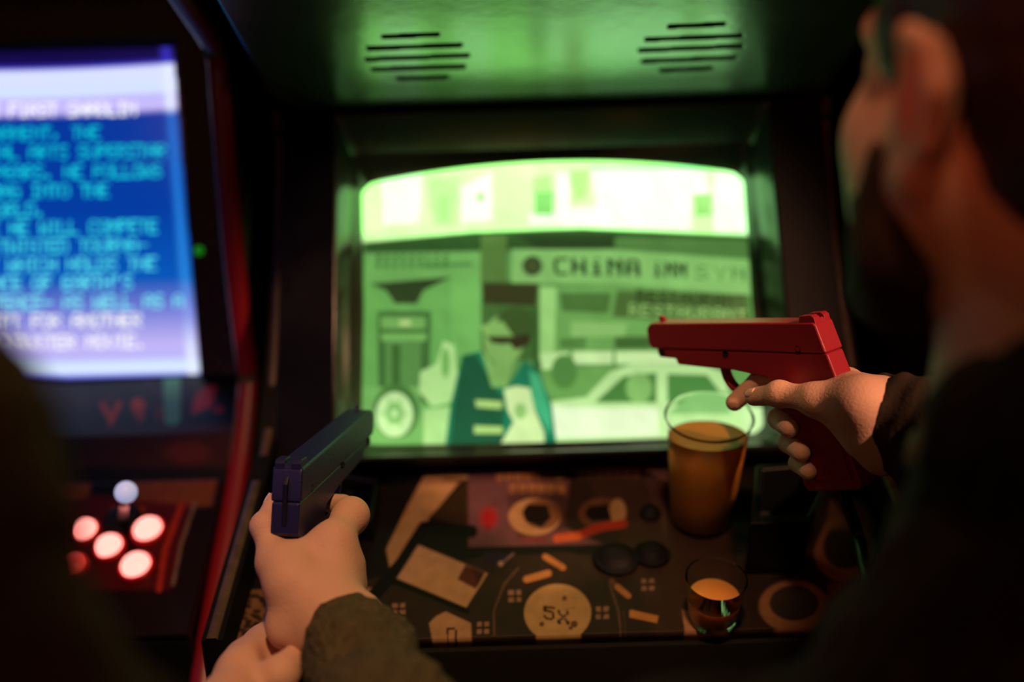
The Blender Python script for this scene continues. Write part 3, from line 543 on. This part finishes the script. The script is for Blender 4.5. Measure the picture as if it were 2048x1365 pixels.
surface('panel_ledge', lambda u, v: np.stack([xl + (xr - xl) * u, low[1] + (ctlA[1] - low[1]) * v, low[2] + (ctlA[2] + .0 - low[2]) * v], -1), 300, 40, paint_low, art_mat('dark_red_ledge', rough=.5), B, solid=.004)
def paint_ctl(px, py):
    a = Art(px, py, (30, 10, 9)); O = (176, 88, 40)
    a.poly([(0, 930), (500, 925), (500, 945), (0, 950)], (10, 8, 6)); a.poly([(100, 938), (185, 940), (175, 1000), (130, 1002), (100, 1000)], O, .8, 8); a.poly([(255, 955), (400, 944), (436, 950), (424, 1012), (360, 1016), (240, 1008)], (150, 80, 40), .85, 8)
    a.poly([(180, 990), (380, 1010), (340, 1180), (90, 1180), (120, 1010)], (96, 10, 14), .9, 10); a.poly([(225, 1012), (290, 1014), (285, 1040), (212, 1040)], (170, 66, 26), 1, 6); a.line([(362, 1012), (330, 1100), (318, 1180)], 12, (190, 54, 28)); a.line([(390, 1006), (362, 1090), (346, 1170)], 7, (140, 110, 88)); a.poly([(205, 935), (250, 935), (225, 990), (190, 990)], (18, 8, 10), 1, 8)
    return a.c * .65
ctl_end = ctlB - (ctlA - ctlB) * .05
surface('control_panel', lambda u, v: np.stack([xl + (xr - xl) * u, ctlA[1] + (ctl_end[1] - ctlA[1]) * v, ctlA[2] + (ctl_end[2] - ctlA[2]) * v], -1), 420, 160, paint_ctl, art_mat('printed_red_panel', rough=.35), B, solid=.012)['label'] = 'dark red printed control panel'
MB().box((xl, ctl_end[1] + .002, .74), (xr, ctl_end[1] + .02, ctl_end[2] - .012)).box((xl, .985, .02), (xr, 1.0, .74)).box((xl, .93, .73), (xr, 1.0, .74)).build('front_panel', BLACK, B, smooth=False)
MB().box((xl, 1.73, .02), (xr, 1.748, 1.9)).box((xl, .985, 1.62), (xr, 1.0, 1.9)).build('back_panel', BLACK, B, smooth=False)
def onc(x, y): return onplane(x, y, ctlA, CN)
LIT = mat('lit_red_button', (.7, .05, .03), .35, emis=((1.0, .30, .25), 2.4)); DIM = mat('dim_red_button', (.6, .03, .02), .35, emis=((1.0, .08, .05), .75)); RIM = mat('red_button_rim', (.5, .01, .01), .3)
for i, (x, y, r, m_) in enumerate(((171, 1066, .0145, LIT), (298, 1064, .0165, LIT), (220, 1098, .0155, LIT), (146, 1136, .0145, DIM), (274, 1136, .0165, LIT))):
    o = onc(x, y); bt_ = MB().lathe([(r * .96, .001), (r * .96, .008), (r * .85, .011), (0, .0115)], CN, o, 32).build('button', m_, B, label='dim red push button' if m_ is DIM else 'glowing red push button')
    MB().lathe([(r * 1.22, .0), (r * 1.22, .004), (r * 1.12, .006), (r * 1.0, .006), (r * .98, .001)], CN, o, 32, cap=False).build('button_rim', RIM, bt_)
jo = onc(245, 1040); jt = P(252, 985, 1.03); st = MB().tube([jo, jt], .005).build('joystick', mat('steel_shaft', (.4, .4, .42), .3, 1), B)
MB().lathe([(.022, 0), (.022, .002), (.012, .003)], CN, jo).build('dust_washer', PLUG, st)
th = np.linspace(-math.pi / 2, math.pi / 2, 16)
MB().lathe([(.0115 * math.cos(t), .0115 * math.sin(t)) for t in th], nrm(jt - jo), jt, 24, cap=False).build('ball_top', mat('pale_blue_glow_ball', (.6, .68, .9), .3, emis=((.5, .58, .9), .55)), st, label='pale blue-white ball knob')  # knob is no lamp; its light is put in as added glow

# ================================================================== RIGHT NEIGHBOUR (dark)
D_ = thing('arcade_cabinet', 'unlit black arcade cabinet in the dark beyond the red toy gun, far right', 'arcade machine', (.80, 1.25, 0))
RP = [(p[0] + .06, p[1]) for p in PROF]
for x0 in (.46, 1.12): MB().prism(RP, lambda p, d: (d, p[0], p[1]), x0, x0 + .02).build('side_panel', BLACK, D_, smooth=False)
b = MB(); prof = [(.87, .90), (1.09, .95), (1.2, 1.0), (1.33, 1.33), (1.33, 1.40), (1.05, 1.55), (1.05, 1.9), (1.7, 1.9), (1.7, .02), (.95, .02), (.95, .80)]
b.prism(prof, lambda p, d: (d, p[0], p[1]), .48, 1.12).build('cabinet_body', BLACK, D_, smooth=False, bevel=.003)
V = [(.54, 1.215, 1.05), (1.06, 1.215, 1.05), (1.06, 1.31, 1.32), (.54, 1.31, 1.32)]
build('screen', V, [(0, 1, 2, 3)], mat('dark_screen_glass', (.004, .004, .005), .12), D_, smooth=False, solid=.004)

# ================================================================== DRINKS
CLEAR = mat('clear_plastic_cup', (.97, .98, .97), .12, trans=1.0, ior=1.12)
def beer_mat(name, col, dens):
    m = mat(name, col, .3, spec=.3, sss=.5)
    return m
cb = onp(1400, 1040, .0006); cup = thing('beer_cup', 'clear plastic cup of amber beer on the control panel beside the red gun', 'cup', cb)
H1 = .138; prof = [(.032, .0), (.033, .002), (.0405, .104), (.0440, H1 - .004), (.0462, H1), (.0452, H1 + .001), (.0430, H1 - .005), (.0395, .104), (.0318, .004), (0, .0038)]
AX = nrm(PN * .6 + np.array([0.02, 0, .4]))
AX = nrm(PN)
MB().lathe(prof, AX, cb, 64).build('cup_wall', CLEAR, cup, label='clear plastic wall and rim')
# beer: tilted cup, level surface
b = MB(); n = 64; t_ = nrm(np.cross(AX, [0.3, 1, .1])); s_ = np.cross(AX, t_); rows = []
lv = cb[2] + .111
for (r, h) in [(.0, .0043), (.0318, .0043), (.0350, .04), (.0373, .07)]:
    rows.append([cb + AX * h + (t_ * math.cos(2 * math.pi * k / n) + s_ * math.sin(2 * math.pi * k / n)) * max(r, 1e-5) for k in range(n)])
top = []
for k in range(n):
    d = t_ * math.cos(2 * math.pi * k / n) + s_ * math.sin(2 * math.pi * k / n); h = .1
    for _ in range(20):
        r = .0318 + (.0395 - .0318) * h / .104 + .0005; q = cb + AX * h + d * r; h += (lv - q[2]) / AX[2]
    top.append(q)
rows.append(top); ring2 = [sum(top) / n + (q - sum(top) / n) * .92 + np.array([0, 0, -.0006]) for q in top]; rows.append(ring2); rows.append([sum(top) / n + (q - sum(top) / n) * .02 + np.array([0, 0, -.0006]) for q in top])
V = [p for r in rows for p in r]; Fc = [(i * n + k, i * n + (k + 1) % n, (i + 1) * n + (k + 1) % n, (i + 1) * n + k) for i in range(len(rows) - 1) for k in range(n)]
b.add(V, Fc + [tuple(range((len(rows) - 1) * n, len(rows) * n))]).build('beer', beer_mat('amber_beer', (.46, .21, .025), 1), cup, label='amber beer')
gb = onp(1424, 1240, .0006); gl = thing('shot_glass', 'small clear glass with a little orange drink near the panel front edge', 'glass', gb)
prof = [(.021, 0), (.0225, .002), (.0285, .052), (.0295, .054), (.0278, .053), (.0212, .009), (0, .008)]
MB().lathe(prof, PN, gb, 48).build('glass_wall', mat('clear_glass', (.95, .95, .95), .04, trans=1.0, ior=1.14), gl)
MB().lathe([(.0, .0078), (.0215, .0078), (.0243, .030), (.0243, .0305), (0, .0302)], PN, gb, 48, cap=False).build('orange_drink', mat('orange_drink', (.95, .42, .10), .3, sss=.6), gl, label='orange drink')

# ================================================================== TOY GUNS
class Frame:
    def __init__(s, o, fwd, up=(0, 0, 1)):
        s.o = np.asarray(o, float); s.a = nrm(fwd); u = np.asarray(up, float); s.b = nrm(u - s.a * (u @ s.a)); s.c = np.cross(s.b, s.a)   # c = left side
    def __call__(s, x, h, l=0.0): return s.o + s.a * x + s.b * h + s.c * l
def frame_px(rear, tr, muz, L):
    R = P(*rear, tr); best = min(np.linspace(tr, tr + L, 800), key=lambda t: abs(np.linalg.norm(P(*muz, t) - R) - L)); return Frame(R, P(*muz, best) - R)
GL = .205
def toy_gun(fr, color, nm, label, cable):
    g = thing(nm, label, 'toy gun', fr(0.03, -.06))
    m = mat(nm + '_plastic', color, .42, bump=('noise', 260, .08)); dk = mat(nm + '_dark', tuple(c * .25 for c in color), .5)
    W = .0135; L = GL
    slide = [(.003, 0), (.001, -.003), (-.0065, -.0275), (L - .004, -.0275), (L, -.022), (L, -.006), (L - .006, -.0005)]
    MB().prism(slide, lambda p, d: fr(p[0], p[1], d), -W, W).build('slide', m, g, smooth=True, bevel=.0022)
    fr_ = [(-.0065, -.0275), (-.0125, -.047), (-.014, -.053), (-.006, -.060), (-.003, -.072), (-.013, -.10), (-.026, -.143), (-.024, -.149), (.030, -.158), (.034, -.152), (.045, -.10), (.053, -.062), (.060, -.052), (.10, -.0465), (.128, -.0455), (L - .036, -.0435), (L - .034, -.0375), (L - .012, -.0365), (L - .009, -.0275)]
    MB().prism(fr_, lambda p, d: fr(p[0], p[1], d), -W + .001, W - .001).build('grip_frame', m, g, smooth=True, bevel=.0022)
    mb = MB(); pth = smoothpath([fr(.119, -.046), fr(.116, -.058), fr(.107, -.068), (fr(.086, -.0715)), fr(.066, -.069), fr(.052, -.064)], 6)
    V = []; n = len(pth)
    for i, p in enumerate(pth):
        d = nrm(pth[min(i + 1, n - 1)] - pth[max(i - 1, 0)]); nn = nrm(np.cross(d, fr.c))
        for (w_, o_) in ((-.0055, -.0022), (.0055, -.0022), (.0055, .0022), (-.0055, .0022)): V.append(p + fr.c * w_ + nn * o_)
    build('trigger_guard', V, [(4 * i + k, 4 * i + (k + 1) % 4, 4 * i + 4 + (k + 1) % 4, 4 * i + 4 + k) for i in range(n - 1) for k in range(4)] + [(3, 2, 1, 0), tuple(4 * (n - 1) + k for k in range(4))], m, g, bevel=.0008)
    pth = smoothpath([fr(.084, -.046), fr(.0815, -.056), fr(.085, -.067), fr(.090, -.071)], 5)
    build('trigger', *(lambda t: (t.v, t.f))(MB().tube(pth, [.0052] * (len(pth) - 3) + [.0046, .004, .0033])), mat(nm + '_trigger', (min(1, color[0] * 1.3 + .1), color[1] * 1.5, color[2]), .35), g)
    MB().prism([(L - .018, -.001), (L - .009, -.001), (L - .009, .0045), (L - .012, .005)], lambda p, d: fr(p[0], p[1], d), -.002, .002).build('front_sight', m, g, smooth=False, bevel=.0006)
    rsm = MB()
    for l0, l1 in ((-.0115, -.003), (.003, .0115)): rsm.prism([(.002, -.002), (.020, -.002), (.018, .0055), (.006, .0062), (.003, .004)], lambda p, d: fr(p[0], p[1], d), l0, l1)
    rsm.prism([(.002, -.002), (.020, -.002), (.019, .0025), (.004, .0025)], lambda p, d: fr(p[0], p[1], d), -.0105, .0105); rsm.build('rear_sight', m, g, smooth=False, bevel=.0007)
    if color[2] > color[0]: MB().prism([(.000, -.006), (-.0055, -.012), (-.0095, -.030), (-.0135, -.046), (-.004, -.046), (.002, -.01)], lambda p, d: fr(p[0], p[1], d), -.0022, .0022).build('hammer', dk, g, smooth=False, bevel=.001)
    for (x, h) in ((.022, -.024), (.105, -.030), (L - .018, -.031), (.006, -.140)):
        for sd in (-1, 1): MB().lathe([(.0033, 0), (.0033, .0012), (.0022, .0012), (.0022, .0004), (0, .0004)], fr.c * sd, fr(x, h, sd * (W - .0012)), 16).build('screw', VOID, g)
    for sd in (-1, 1):
        gp = MB().prism([(.000, -.064), (.044, -.066), (.036, -.104), (.026, -.146), (-.018, -.140), (-.008, -.10)], lambda p, d: fr(p[0], p[1], d), sd * (W - .002), sd * (W + .0014)); gp.build('grip_plate', m, g, smooth=False, bevel=.001)
    cb_ = MB().tube(smoothpath([fr(.004, -.150)] + cable, 8), .0058, 12).build('cable', mat('black_gun_cable', (.008, .008, .009), .45), g, label='black cable')
    return g
GR = frame_px((1650, 640), .872, (1308, 641), GL); GB = frame_px((573, 938), .835, (722, 815), GL)
toy_gun(GR, (.28, .014, .026), 'red_toy_gun', 'red plastic toy pistol held level in front of the green screen', [P(1712, 1060, .93), P(1728, 1130, .90), P(1738, 1190, .87), P(1742, 1300, .88), P(1700, 1500, .92)])
toy_gun(GB, (.012, .013, .075), 'blue_toy_gun', 'dark blue plastic toy pistol pointing away towards the green screen', [GB(-.01, -.19, .0), P(560, 1400, .83), P(600, 1560, .84)])

# ================================================================== PEOPLE
SKIN = mat('skin', (.66, .40, .28), .6, bump=('noise', 420, .2), sss=.12, spec=.35); NAIL = mat('nail', (.72, .46, .36), .28)
def grip_hand(fr, W, E, cfg):
    """right hand closed round the grip: wrist W, forearm end E; returns prims"""
    k = .010; G = lambda q: fr(*q)
    mc = [G(q) for q in cfg['mcp']]; web = G(cfg['web']); hl = G(cfg['heel'])
    pr = [(cone(E, W, cfg.get('fr', .032), .0235), 0), (cone(W + nrm(np.cross(W - E, fr.b)) * cfg.get('ww', .006), W - nrm(np.cross(W - E, fr.b)) * cfg.get('ww', .006), .0225, .0225), .02)] + [(cone(G(a), G(b), c, d), .016) for a, b, c, d in cfg.get('extra', [])]
    for i, m_ in enumerate(mc): pr.append((cone(W * .82 + web * .18 + (m_ - mc[1]) * .35, m_, .0165, (.0125, .0125, .012, .011)[i]), .018))
    for i in range(3): pr.append((cone(mc[i], mc[i + 1], .0118, .0112), .012))
    pr.append((cone(W, hl, .020, .0135), .018)); pr.append((cone(hl, mc[3], .012, .011), .014))
    # thenar and thumb
    tb = G(cfg['th'][0]); tm = G(cfg['th'][1]); pr.append((cone(W * .6 + tb * .4, tb, .0195, .0175), .018)); pr.append((cone(tb, tm, .0165, .0125), .016)); pr.append((cone(web, mc[0], .0125, .0115), .016)); pr.append((cone(web, tb, .0115, .014), .014)); pr.append((cone(web, tm, .010, .0105), .012))
    ti, tt = G(cfg['th'][2]), G(cfg['th'][3]); pr.append((cone(tm, ti, .0118, .0108), .008)); pr.append((ellip(ti, (.0118,) * 3), .006)); pr.append((cone(ti, tt, .0105, .0085), .004))
    for i, fg in enumerate(cfg['fin']):
        a, b_, c_ = G(fg[0]), G(fg[1]), G(fg[2]); r = (.0108, .0112, .0108, .0096)[i]
        pr.append((cone(mc[i], a, r * 1.14, r * 1.0), .006)); pr.append((ellip(a, (r * 1.1,) * 3), .004)); pr.append((cone(a, b_, r * .98, r * .9), .0025)); pr.append((cone(b_, c_, r * .9, r * .78), .0025))
    return pr
def nail(tip, base, out, r, parent):
    d = nrm(tip - base); o_ = nrm(out - d * (out @ d)); s_ = np.cross(d, o_); c = tip - d * r * .1 + o_ * r * .62; V = []; 
    for i in range(7):
        for j in range(7):
            u = -1 + i / 3; v = -1 + j / 3; x_ = u * math.sqrt(1 - v * v / 2); y_ = v * math.sqrt(1 - u * u / 2); V.append(c + d * x_ * r * .72 + s_ * y_ * r * .62 + o_ * (r * .42 * (1 - y_ * y_ * .8) - .1 * r * max(0, x_)))
    build('fingernail', V, [(i * 7 + j, i * 7 + j + 1, (i + 1) * 7 + j + 1, (i + 1) * 7 + j) for i in range(6) for j in range(6)], NAIL, parent, solid=-.0006)
def wrinkle(scale, amp, seed=0):
    r = np.random.RandomState(seed); K = r.normal(size=(7, 3)) * scale; ph = r.rand(7) * 6.28
    return lambda X: amp * sum(np.sin(X @ K[i] + ph[i]) for i in range(7)) / 3
def head_prims(c, yaw, s=1.0, lean=0.0):
    """front = local +y, left = -x"""
    cy, sy = math.cos(yaw), math.sin(yaw); R = np.array([[cy, sy, 0], [-sy, cy, 0], [0, 0, 1.0]])        # rows: right, front, up
    T = lambda x, y, z: c + s * (x * R[0] + y * R[1] + z * R[2])
    E_ = lambda p, r: ellip(T(*p), np.array(r) * s, R)
    pr = [(E_((0, -.012, .045), (.074, .095, .082)), 0), (E_((0, .03, .0), (.062, .062, .075)), .03), (cone(T(-.056, .000, -.035), T(-.028, .068, -.092), .020 * s, .016 * s), .03), (cone(T(.056, .000, -.035), T(.028, .068, -.092), .020 * s, .016 * s), .03),
          (E_((0, .072, -.092), (.026, .020, .020)), .025), (E_((0, .060, -.060), (.036, .030, .040)), .02), (E_((-.044, .058, -.018), (.022, .02, .022)), .02), (E_((.044, .058, -.018), (.022, .02, .022)), .02),
          (cone(T(0, .088, .012), T(0, .113, -.028), .008 * s, .0115 * s), .012), (E_((-.011, .102, -.031), (.008, .009, .007)), .006), (E_((.011, .102, -.031), (.008, .009, .007)), .006),
          (cone(T(-.035, .080, .036), T(.035, .080, .036), .011 * s, .011 * s), .014), (E_((-.031, .092, .018), (.015, .012, .011)), -.008), (E_((.031, .092, .018), (.015, .012, .011)), -.008), (E_((-.031, .078, .017), (.0125, .0125, .011)), .003), (E_((.031, .078, .017), (.0125, .0125, .011)), .003),
          (cone(T(-.018, .092, -.056), T(.018, .092, -.056), .006 * s, .006 * s), .006), (cone(T(-.015, .090, -.066), T(.015, .090, -.066), .007 * s, .007 * s), .005),
          (cone(T(0, -.018, -.04), T(0, -.04, -.17), .054 * s, .060 * s), .03)]
    for sd in (-1, 1):
        e = T(sd * .078, -.012, .002)
        pr += [(ellip(e, np.array((.009, .019, .033)) * s, R), .008)]
        arc = [T(sd * .082, -.004 , .020), T(sd * .088, -.010, .034), T(sd * .091, -.026, .030), T(sd * .090, -.034, .010), T(sd * .086, -.026, -.014), T(sd * .080, -.012, -.028)]
        for a, b_ in zip(arc[:-1], arc[1:]): pr.append((cone(a, b_, .0052 * s, .0052 * s), .004))
        pr += [(E_((sd * .079, -.010, -.031), (.0065, .009, .010)), .006), (E_((sd * .0885, -.014, .004), (.006, .010, .014)), -.005)]
    return pr, T, R
def hair_prims(T, R, s=1.0):
    E_ = lambda p, r: ellip(T(*p), np.array(r) * s, R)
    return [(E_((0, -.022, .056), (.081, .098, .086)), 0), (E_((0, -.055, .0), (.070, .060, .085)), .03), (E_((0, .05, .105), (.06, .045, .03)), .03), (E_((-.066, .020, .040), (.012, .02, .035)), .012), (E_((.066, .020, .040), (.012, .02, .035)), .012),
            (E_((0, .13, .0), (.072, .085, .085)), -.02), (E_((-.088, .0, -.01), (.02, .036, .038)), -.01), (E_((.088, .0, -.01), (.02, .036, .038)), -.01), (E_((0, .0, -.10), (.12, .12, .06)), -.02)]

# ---- person at the right: red gun
p2 = thing('person', 'person at right in a dark coat seen from behind, aiming the red toy gun', 'person', (.35, .5, 0))
cfg2 = dict(mcp=[(.004, -.066, -.026), (.000, -.086, -.028), (-.006, -.106, -.027), (-.014, -.124, -.024)], web=(-.018, -.064, .0), heel=(-.045, -.118, .004),
            th=[(-.038, -.068, .018), (.000, -.065, .027), (.036, -.062, .0285), (.066, -.067, .027)], extra=[((-.038, -.072, .020), (-.050, -.108, .014), .018, .016), ((-.012, -.074, .021), (-.034, -.100, .019), .013, .014)],
            fin=[[(.054, -.060, -.022), (.082, -.060, -.002), (.099, -.077, .016)], [(.050, -.088, -.020), (.056, -.092, .008), (.032, -.094, .026)], [(.043, -.110, -.020), (.048, -.114, .008), (.022, -.116, .026)], [(.034, -.130, -.018), (.040, -.133, .008), (.018, -.134, .024)]])
W2 = P(1765, 828, .855); E2 = P(1990, 930, .80)
h2 = organic(grip_hand(GR, W2, E2, cfg2), .0017)
hc = P(2078, 200, .545); HS = 1.1; hp, HT, HR = head_prims(hc, math.radians(17), HS)
hp += [(ellip(HT(sd * .050, .022, -.045), np.array((.026, .040, .050)) * HS, HR), .03) for sd in (-1, 1)]
nk = HT(0, -.04, -.17); hp.append((cone(nk, nk + np.array([.03, .02, -.10]), .060, .060), .03))
arm2 = [(cone(nk + np.array([.03, .05, -.12]), P(2420, 980, .62), .045, .045), 0), (cone(P(2420, 980, .62), P(2160, 985, .76), .046, .04), .03), (cone(P(2160, 985, .76), W2 + (E2 - W2) * .6, .038, .032), .02)]
hd = organic(hp, .0034); am = organic(arm2, .006)
V, Fc = merge(hd, am, h2); body2 = build('body', V, Fc, SKIN, p2)
nail(GR(*cfg2['th'][3]), GR(*cfg2['th'][2]), GR.b * .8 + GR.c * .6, .0085, body2)
HAIR = mat('dark_brown_hair', (.022, .012, .008), .5, bump=('noise', 240, .6))
V, Fc = organic(hair_prims(HT, HR, HS), .004, wrinkle(260, .0012, 2)); build('hair', V, Fc, HAIR, p2)
be = []  # beard added to darken the lit cheek and jaw
for sd in (-1, 1): be += [(cone(HT(sd * .066, .012, -.030), HT(sd * .060, .016, -.075), .016 * HS, .020 * HS), .03), (cone(HT(sd * .060, .016, -.075), HT(sd * .026, .066, -.108), .021 * HS, .018 * HS), .03)]
be += [(ellip(HT(sd * .064, .030, -.040), np.array((.012, .026, .030)) * HS, HR), .02) for sd in (-1, 1)]
be += [(cone(HT(-.026, .068, -.108), HT(.026, .068, -.108), .019 * HS, .019 * HS), .03), (cone(HT(-.045, .03, -.105), HT(.045, .03, -.105), .018 * HS, .018 * HS), .03)]
V, Fc = organic(be, .004, wrinkle(300, .0012, 6)); build('added_beard', V, Fc, mat('added_brown_beard', (.045, .024, .012), .8, bump=('noise', 260, .6), spec=.15), p2)
COAT = mat('dark_brown_coat', (.034, .023, .018), .9, noise=(40, .25), bump=('noise', 180, .35), spec=.1)
cu = W2 + (E2 - W2) * .10; ax = nrm(E2 - W2)
ctl_ = [(cone(cu, cu + ax * .03, .041, .045), 0), (cone(cu + ax * .03, cu + ax * .05, .037, .041), .006), (cone(cu + ax * .045, P(2160, 990, .76), .050, .064), .01), (cone(P(2160, 990, .76), P(2440, 980, .62), .066, .075), .03), (cone(P(2440, 980, .62), P(2200, 900, .58), .08, .07), .03),
        (cone(P(2180, 950, .57), P(1700, 1690, .48), .072, .066), .03), (cone(P(1700, 1690, .48), P(1420, 1650, .46), .066, .066), .03), (cone(P(2260, 1150, .62), P(2150, 1900, .62), .12, .15), .05), (cone(P(2330, 1100, .66), P(2330, 1900, .66), .11, .13), .05),
        (cone(P(1990, 850, .50), P(2150, 830, .46), .028, .032), .02), (cone(P(1990, 850, .50), P(2060, 1080, .55), .030, .06), .03), (cone(P(2150, 830, .46), P(2280, 1080, .55), .032, .07), .03),
        (cone(cu - ax * .05, cu + ax * .06, .0265, .033), -.004)]
V, Fc = organic(ctl_, .0045, lambda X: wrinkle(95, .0018, 5)(X) + .0012 * np.sin((X - cu) @ ax * 330)); build('coat', V, Fc, COAT, p2)
ctl_add = 0
collar = [(cone(nk + np.array([-.052, .015, -.012]), nk + np.array([-.03, -.055, -.02]), .020, .022), 0), (cone(nk + np.array([-.03, -.055, -.02]), nk + np.array([.05, -.06, -.02]), .022, .022), .02), (cone(nk + np.array([.05, -.06, -.02]), nk + np.array([.08, .02, -.02]), .022, .02), .02), (cone(nk + np.array([-.052, .015, -.012]), nk + np.array([-.01, .07, -.05]), .02, .018), .02), (cone(nk + np.array([.08, .02, -.02]), nk + np.array([.03, .07, -.05]), .02, .018), .02)]
V, Fc = organic(collar, .004, wrinkle(120, .0015, 8)); build('collar', V, Fc, mat('brown_collar', (.13, .085, .045), .8, bump=('noise', 200, .3)), p2)

# ---- person at the left: blue gun, two hands
p1 = thing('person', 'person at left in an olive knit sweater holding the blue toy gun in both hands', 'person', (-.35, .3, 0))
cfg1 = dict(mcp=[(.006, -.066, -.036), (.004, -.088, -.043), (-.002, -.106, -.044), (-.012, -.122, -.038)], web=(-.021, -.074, -.002), heel=(-.046, -.118, -.012),
            th=[(-.034, -.084, -.013), (-.020, -.076, .007), (.000, -.052, .0225), (.028, -.040, .0235)], ww=.010, extra=[((.010, -.088, -.0485), (.004, -.098, -.0495), .0105, .0105), ((-.002, -.108, -.051), (-.006, -.112, -.050), .0095, .0095), ((.046, -.057, -.0390), (.055, -.058, -.035), .0135, .0120), ((.006, -.066, -.036), (.046, -.057, -.038), .0135, .0130), ((.000, -.080, -.040), (-.030, -.110, -.044), .0115, .012), ((-.034, -.090, -.014), (-.044, -.118, -.024), .018, .020)],
            fin=[[(.050, -.056, -.038), (.078, -.060, -.020), (.086, -.060, .0)], [(.050, -.088, -.026), (.056, -.092, .002), (.040, -.094, .022)], [(.043, -.110, -.026), (.048, -.114, .002), (.030, -.115, .022)], [(.034, -.130, -.022), (.040, -.133, .002), (.023, -.133, .020)]])
W1 = P(692, 1254, .80); E1 = P(798, 1500, .66)
h1 = organic(grip_hand(GB, W1, E1, cfg1), .0017)
# left hand cupping the right from below
Wl = P(500, 1350, .80); El = P(345, 1570, .66)
lh = [(cone(El, Wl, .034, .0215), 0), (cone(Wl, P(540, 1300, .845), .0215, .019), .02), (cone(P(490, 1325, .82), P(566, 1262, .88), .0165, .014), .014), (cone(P(560, 1350, .775), P(600, 1290, .815), .0165, .0125), .012), (cone(P(600, 1290, .815), P(612, 1262, .85), .0115, .0100), .008),
      (cone(P(525, 1300, .855), P(560, 1252, .90), .015, .013), .014), (ellip(P(548, 1290, .80), (.010, .018, .018)), -.012), (cone(P(478, 1338, .79), P(476, 1336, .788), .012, .012), .012)]
for i, (h, k) in enumerate(((-.098, .0), (-.116, .002), (-.134, .002), (-.150, -.004))):
    a, b_, c_, d_ = P(566, 1268 + i * 10, .888), GB(.060 + k, h, .040), GB(.072 + k, h, .012), GB(.066 + k, h, -.018)
    lh += [(cone(a, b_, .0115, .0098), .008), (cone(b_, c_, .0096, .009), .003), (cone(c_, d_, .009, .008), .003)]
lhm = organic(lh, .0019)
nk1 = np.array([-.41, .20, 1.34]); sR = P(-320, 930, .345); sL = np.array([-.57, .27, 1.23])
elR = np.array([-.045, .47, .96]); elL = np.array([-.50, .42, .98])
hp, HT1, HR1 = head_prims(np.array([-.43, .235, 1.525]), math.radians(-14))
hp.append((cone(HT1(0, -.04, -.17), nk1 + np.array([0, 0, -.06]), .056, .08), .03))
ar = [(cone(nk1 + np.array([0, 0, -.04]), sR, .06, .05), 0), (cone(nk1 + np.array([0, 0, -.04]), sL, .06, .05), .03), (cone(sR, P(50, 1600, .37), .040, .036), .03), (cone(P(50, 1600, .37), elR, .036, .036), .03), (cone(elR, E1 + (W1 - E1) * .4, .036, .028), .02), (cone(sL, elL, .045, .038), .03), (cone(elL, El + (Wl - El) * .4, .036, .03), .02)]
V, Fc = merge(organic(hp, .0045), organic(ar, .006), h1, lhm); body1 = build('body', V, Fc, SKIN, p1)
nail(GB(*cfg1['th'][3]), GB(*cfg1['th'][2]), GB.b * .5 + GB.c * .9, .0085, body1)
V, Fc = organic(hair_prims(HT1, HR1), .005, wrinkle(200, .002, 4)); build('hair', V, Fc, HAIR, p1)
KNIT = mat('olive_knit_sweater', (.075, .060, .027), .95, noise=(70, .3), bump=('knit', 190, 1.0))
a1 = nrm(E1 - W1); c1 = W1 + a1 * .016; al = nrm(El - Wl); cl = Wl + al * .085
sw = [(cone(c1, c1 + a1 * .03, .034, .041), 0), (cone(c1 + a1 * .03, E1, .041, .046), .012), (cone(E1, elR, .050, .055), .03), (cone(elR, P(50, 1600, .37), .052, .050), .03), (cone(P(50, 1600, .37), sR, .050, .056), .03), (cone(sR, nk1 + np.array([0, 0, -.07]), .064, .08), .04), (cone(cl, El, .034, .048), 0), (cone(El, elL, .048, .055), .03), (cone(elL, sL, .055, .062), .03), (cone(sL, nk1 + np.array([0, 0, -.07]), .064, .08), .04),
      (cone(nk1 + np.array([-.07, -.02, -.16]), nk1 + np.array([-.06, -.03, -.52]), .12, .13), .05), (cone(nk1 + np.array([.07, -.02, -.16]), nk1 + np.array([.06, -.03, -.52]), .12, .13), .05), (cone(W1 - a1 * .03, c1 + a1 * .02, .0235, .0255), -.003)]
V, Fc = organic(sw, .0045, lambda X: wrinkle(80, .0022, 9)(X) + wrinkle(260, .0018, 11)(X)); build('sweater', V, Fc, KNIT, p1)

# legs, mostly out of the picture: trousers and shoes standing on the floor
DENIM = mat('dark_denim', (.018, .022, .035), .9, bump=('noise', 300, .3)); SHOE = mat('black_leather_shoe', (.015, .013, .012), .4)
for pr_, hip in ((p1, nk1 + np.array([0, -.04, -.50])), (p2, np.array([P(2150, 1900, .62)[0] + .06, P(2150, 1900, .62)[1], .86]))):
    lg = [(cone(hip + np.array([-.07, 0, 0]), hip + np.array([.07, 0, 0]), .125, .125), 0)]
    for sd in (-1, 1):
        kn = np.array([hip[0] + sd * .10, hip[1] + .03, .47]); an = np.array([hip[0] + sd * .11, hip[1] - .01, .09])
        lg += [(cone(hip + np.array([sd * .085, 0, -.03]), kn, .092, .062), .04), (cone(kn, an, .060, .048), .02)]
        V, Fc = organic([(cone((an[0], an[1] - .02, .045), (an[0] + sd * .01, an[1] + .15, .036), .038, .034), 0), (cone((an[0], an[1] - .01, .05), (an[0], an[1], .10), .036, .036), .02)], .006)
        V[:, 2] = np.maximum(V[:, 2], 0.0); build('shoe', V, Fc, SHOE, pr_)
    V, Fc = organic(lg, .008, wrinkle(60, .002, 3)); build('trousers', V, Fc, DENIM, pr_)
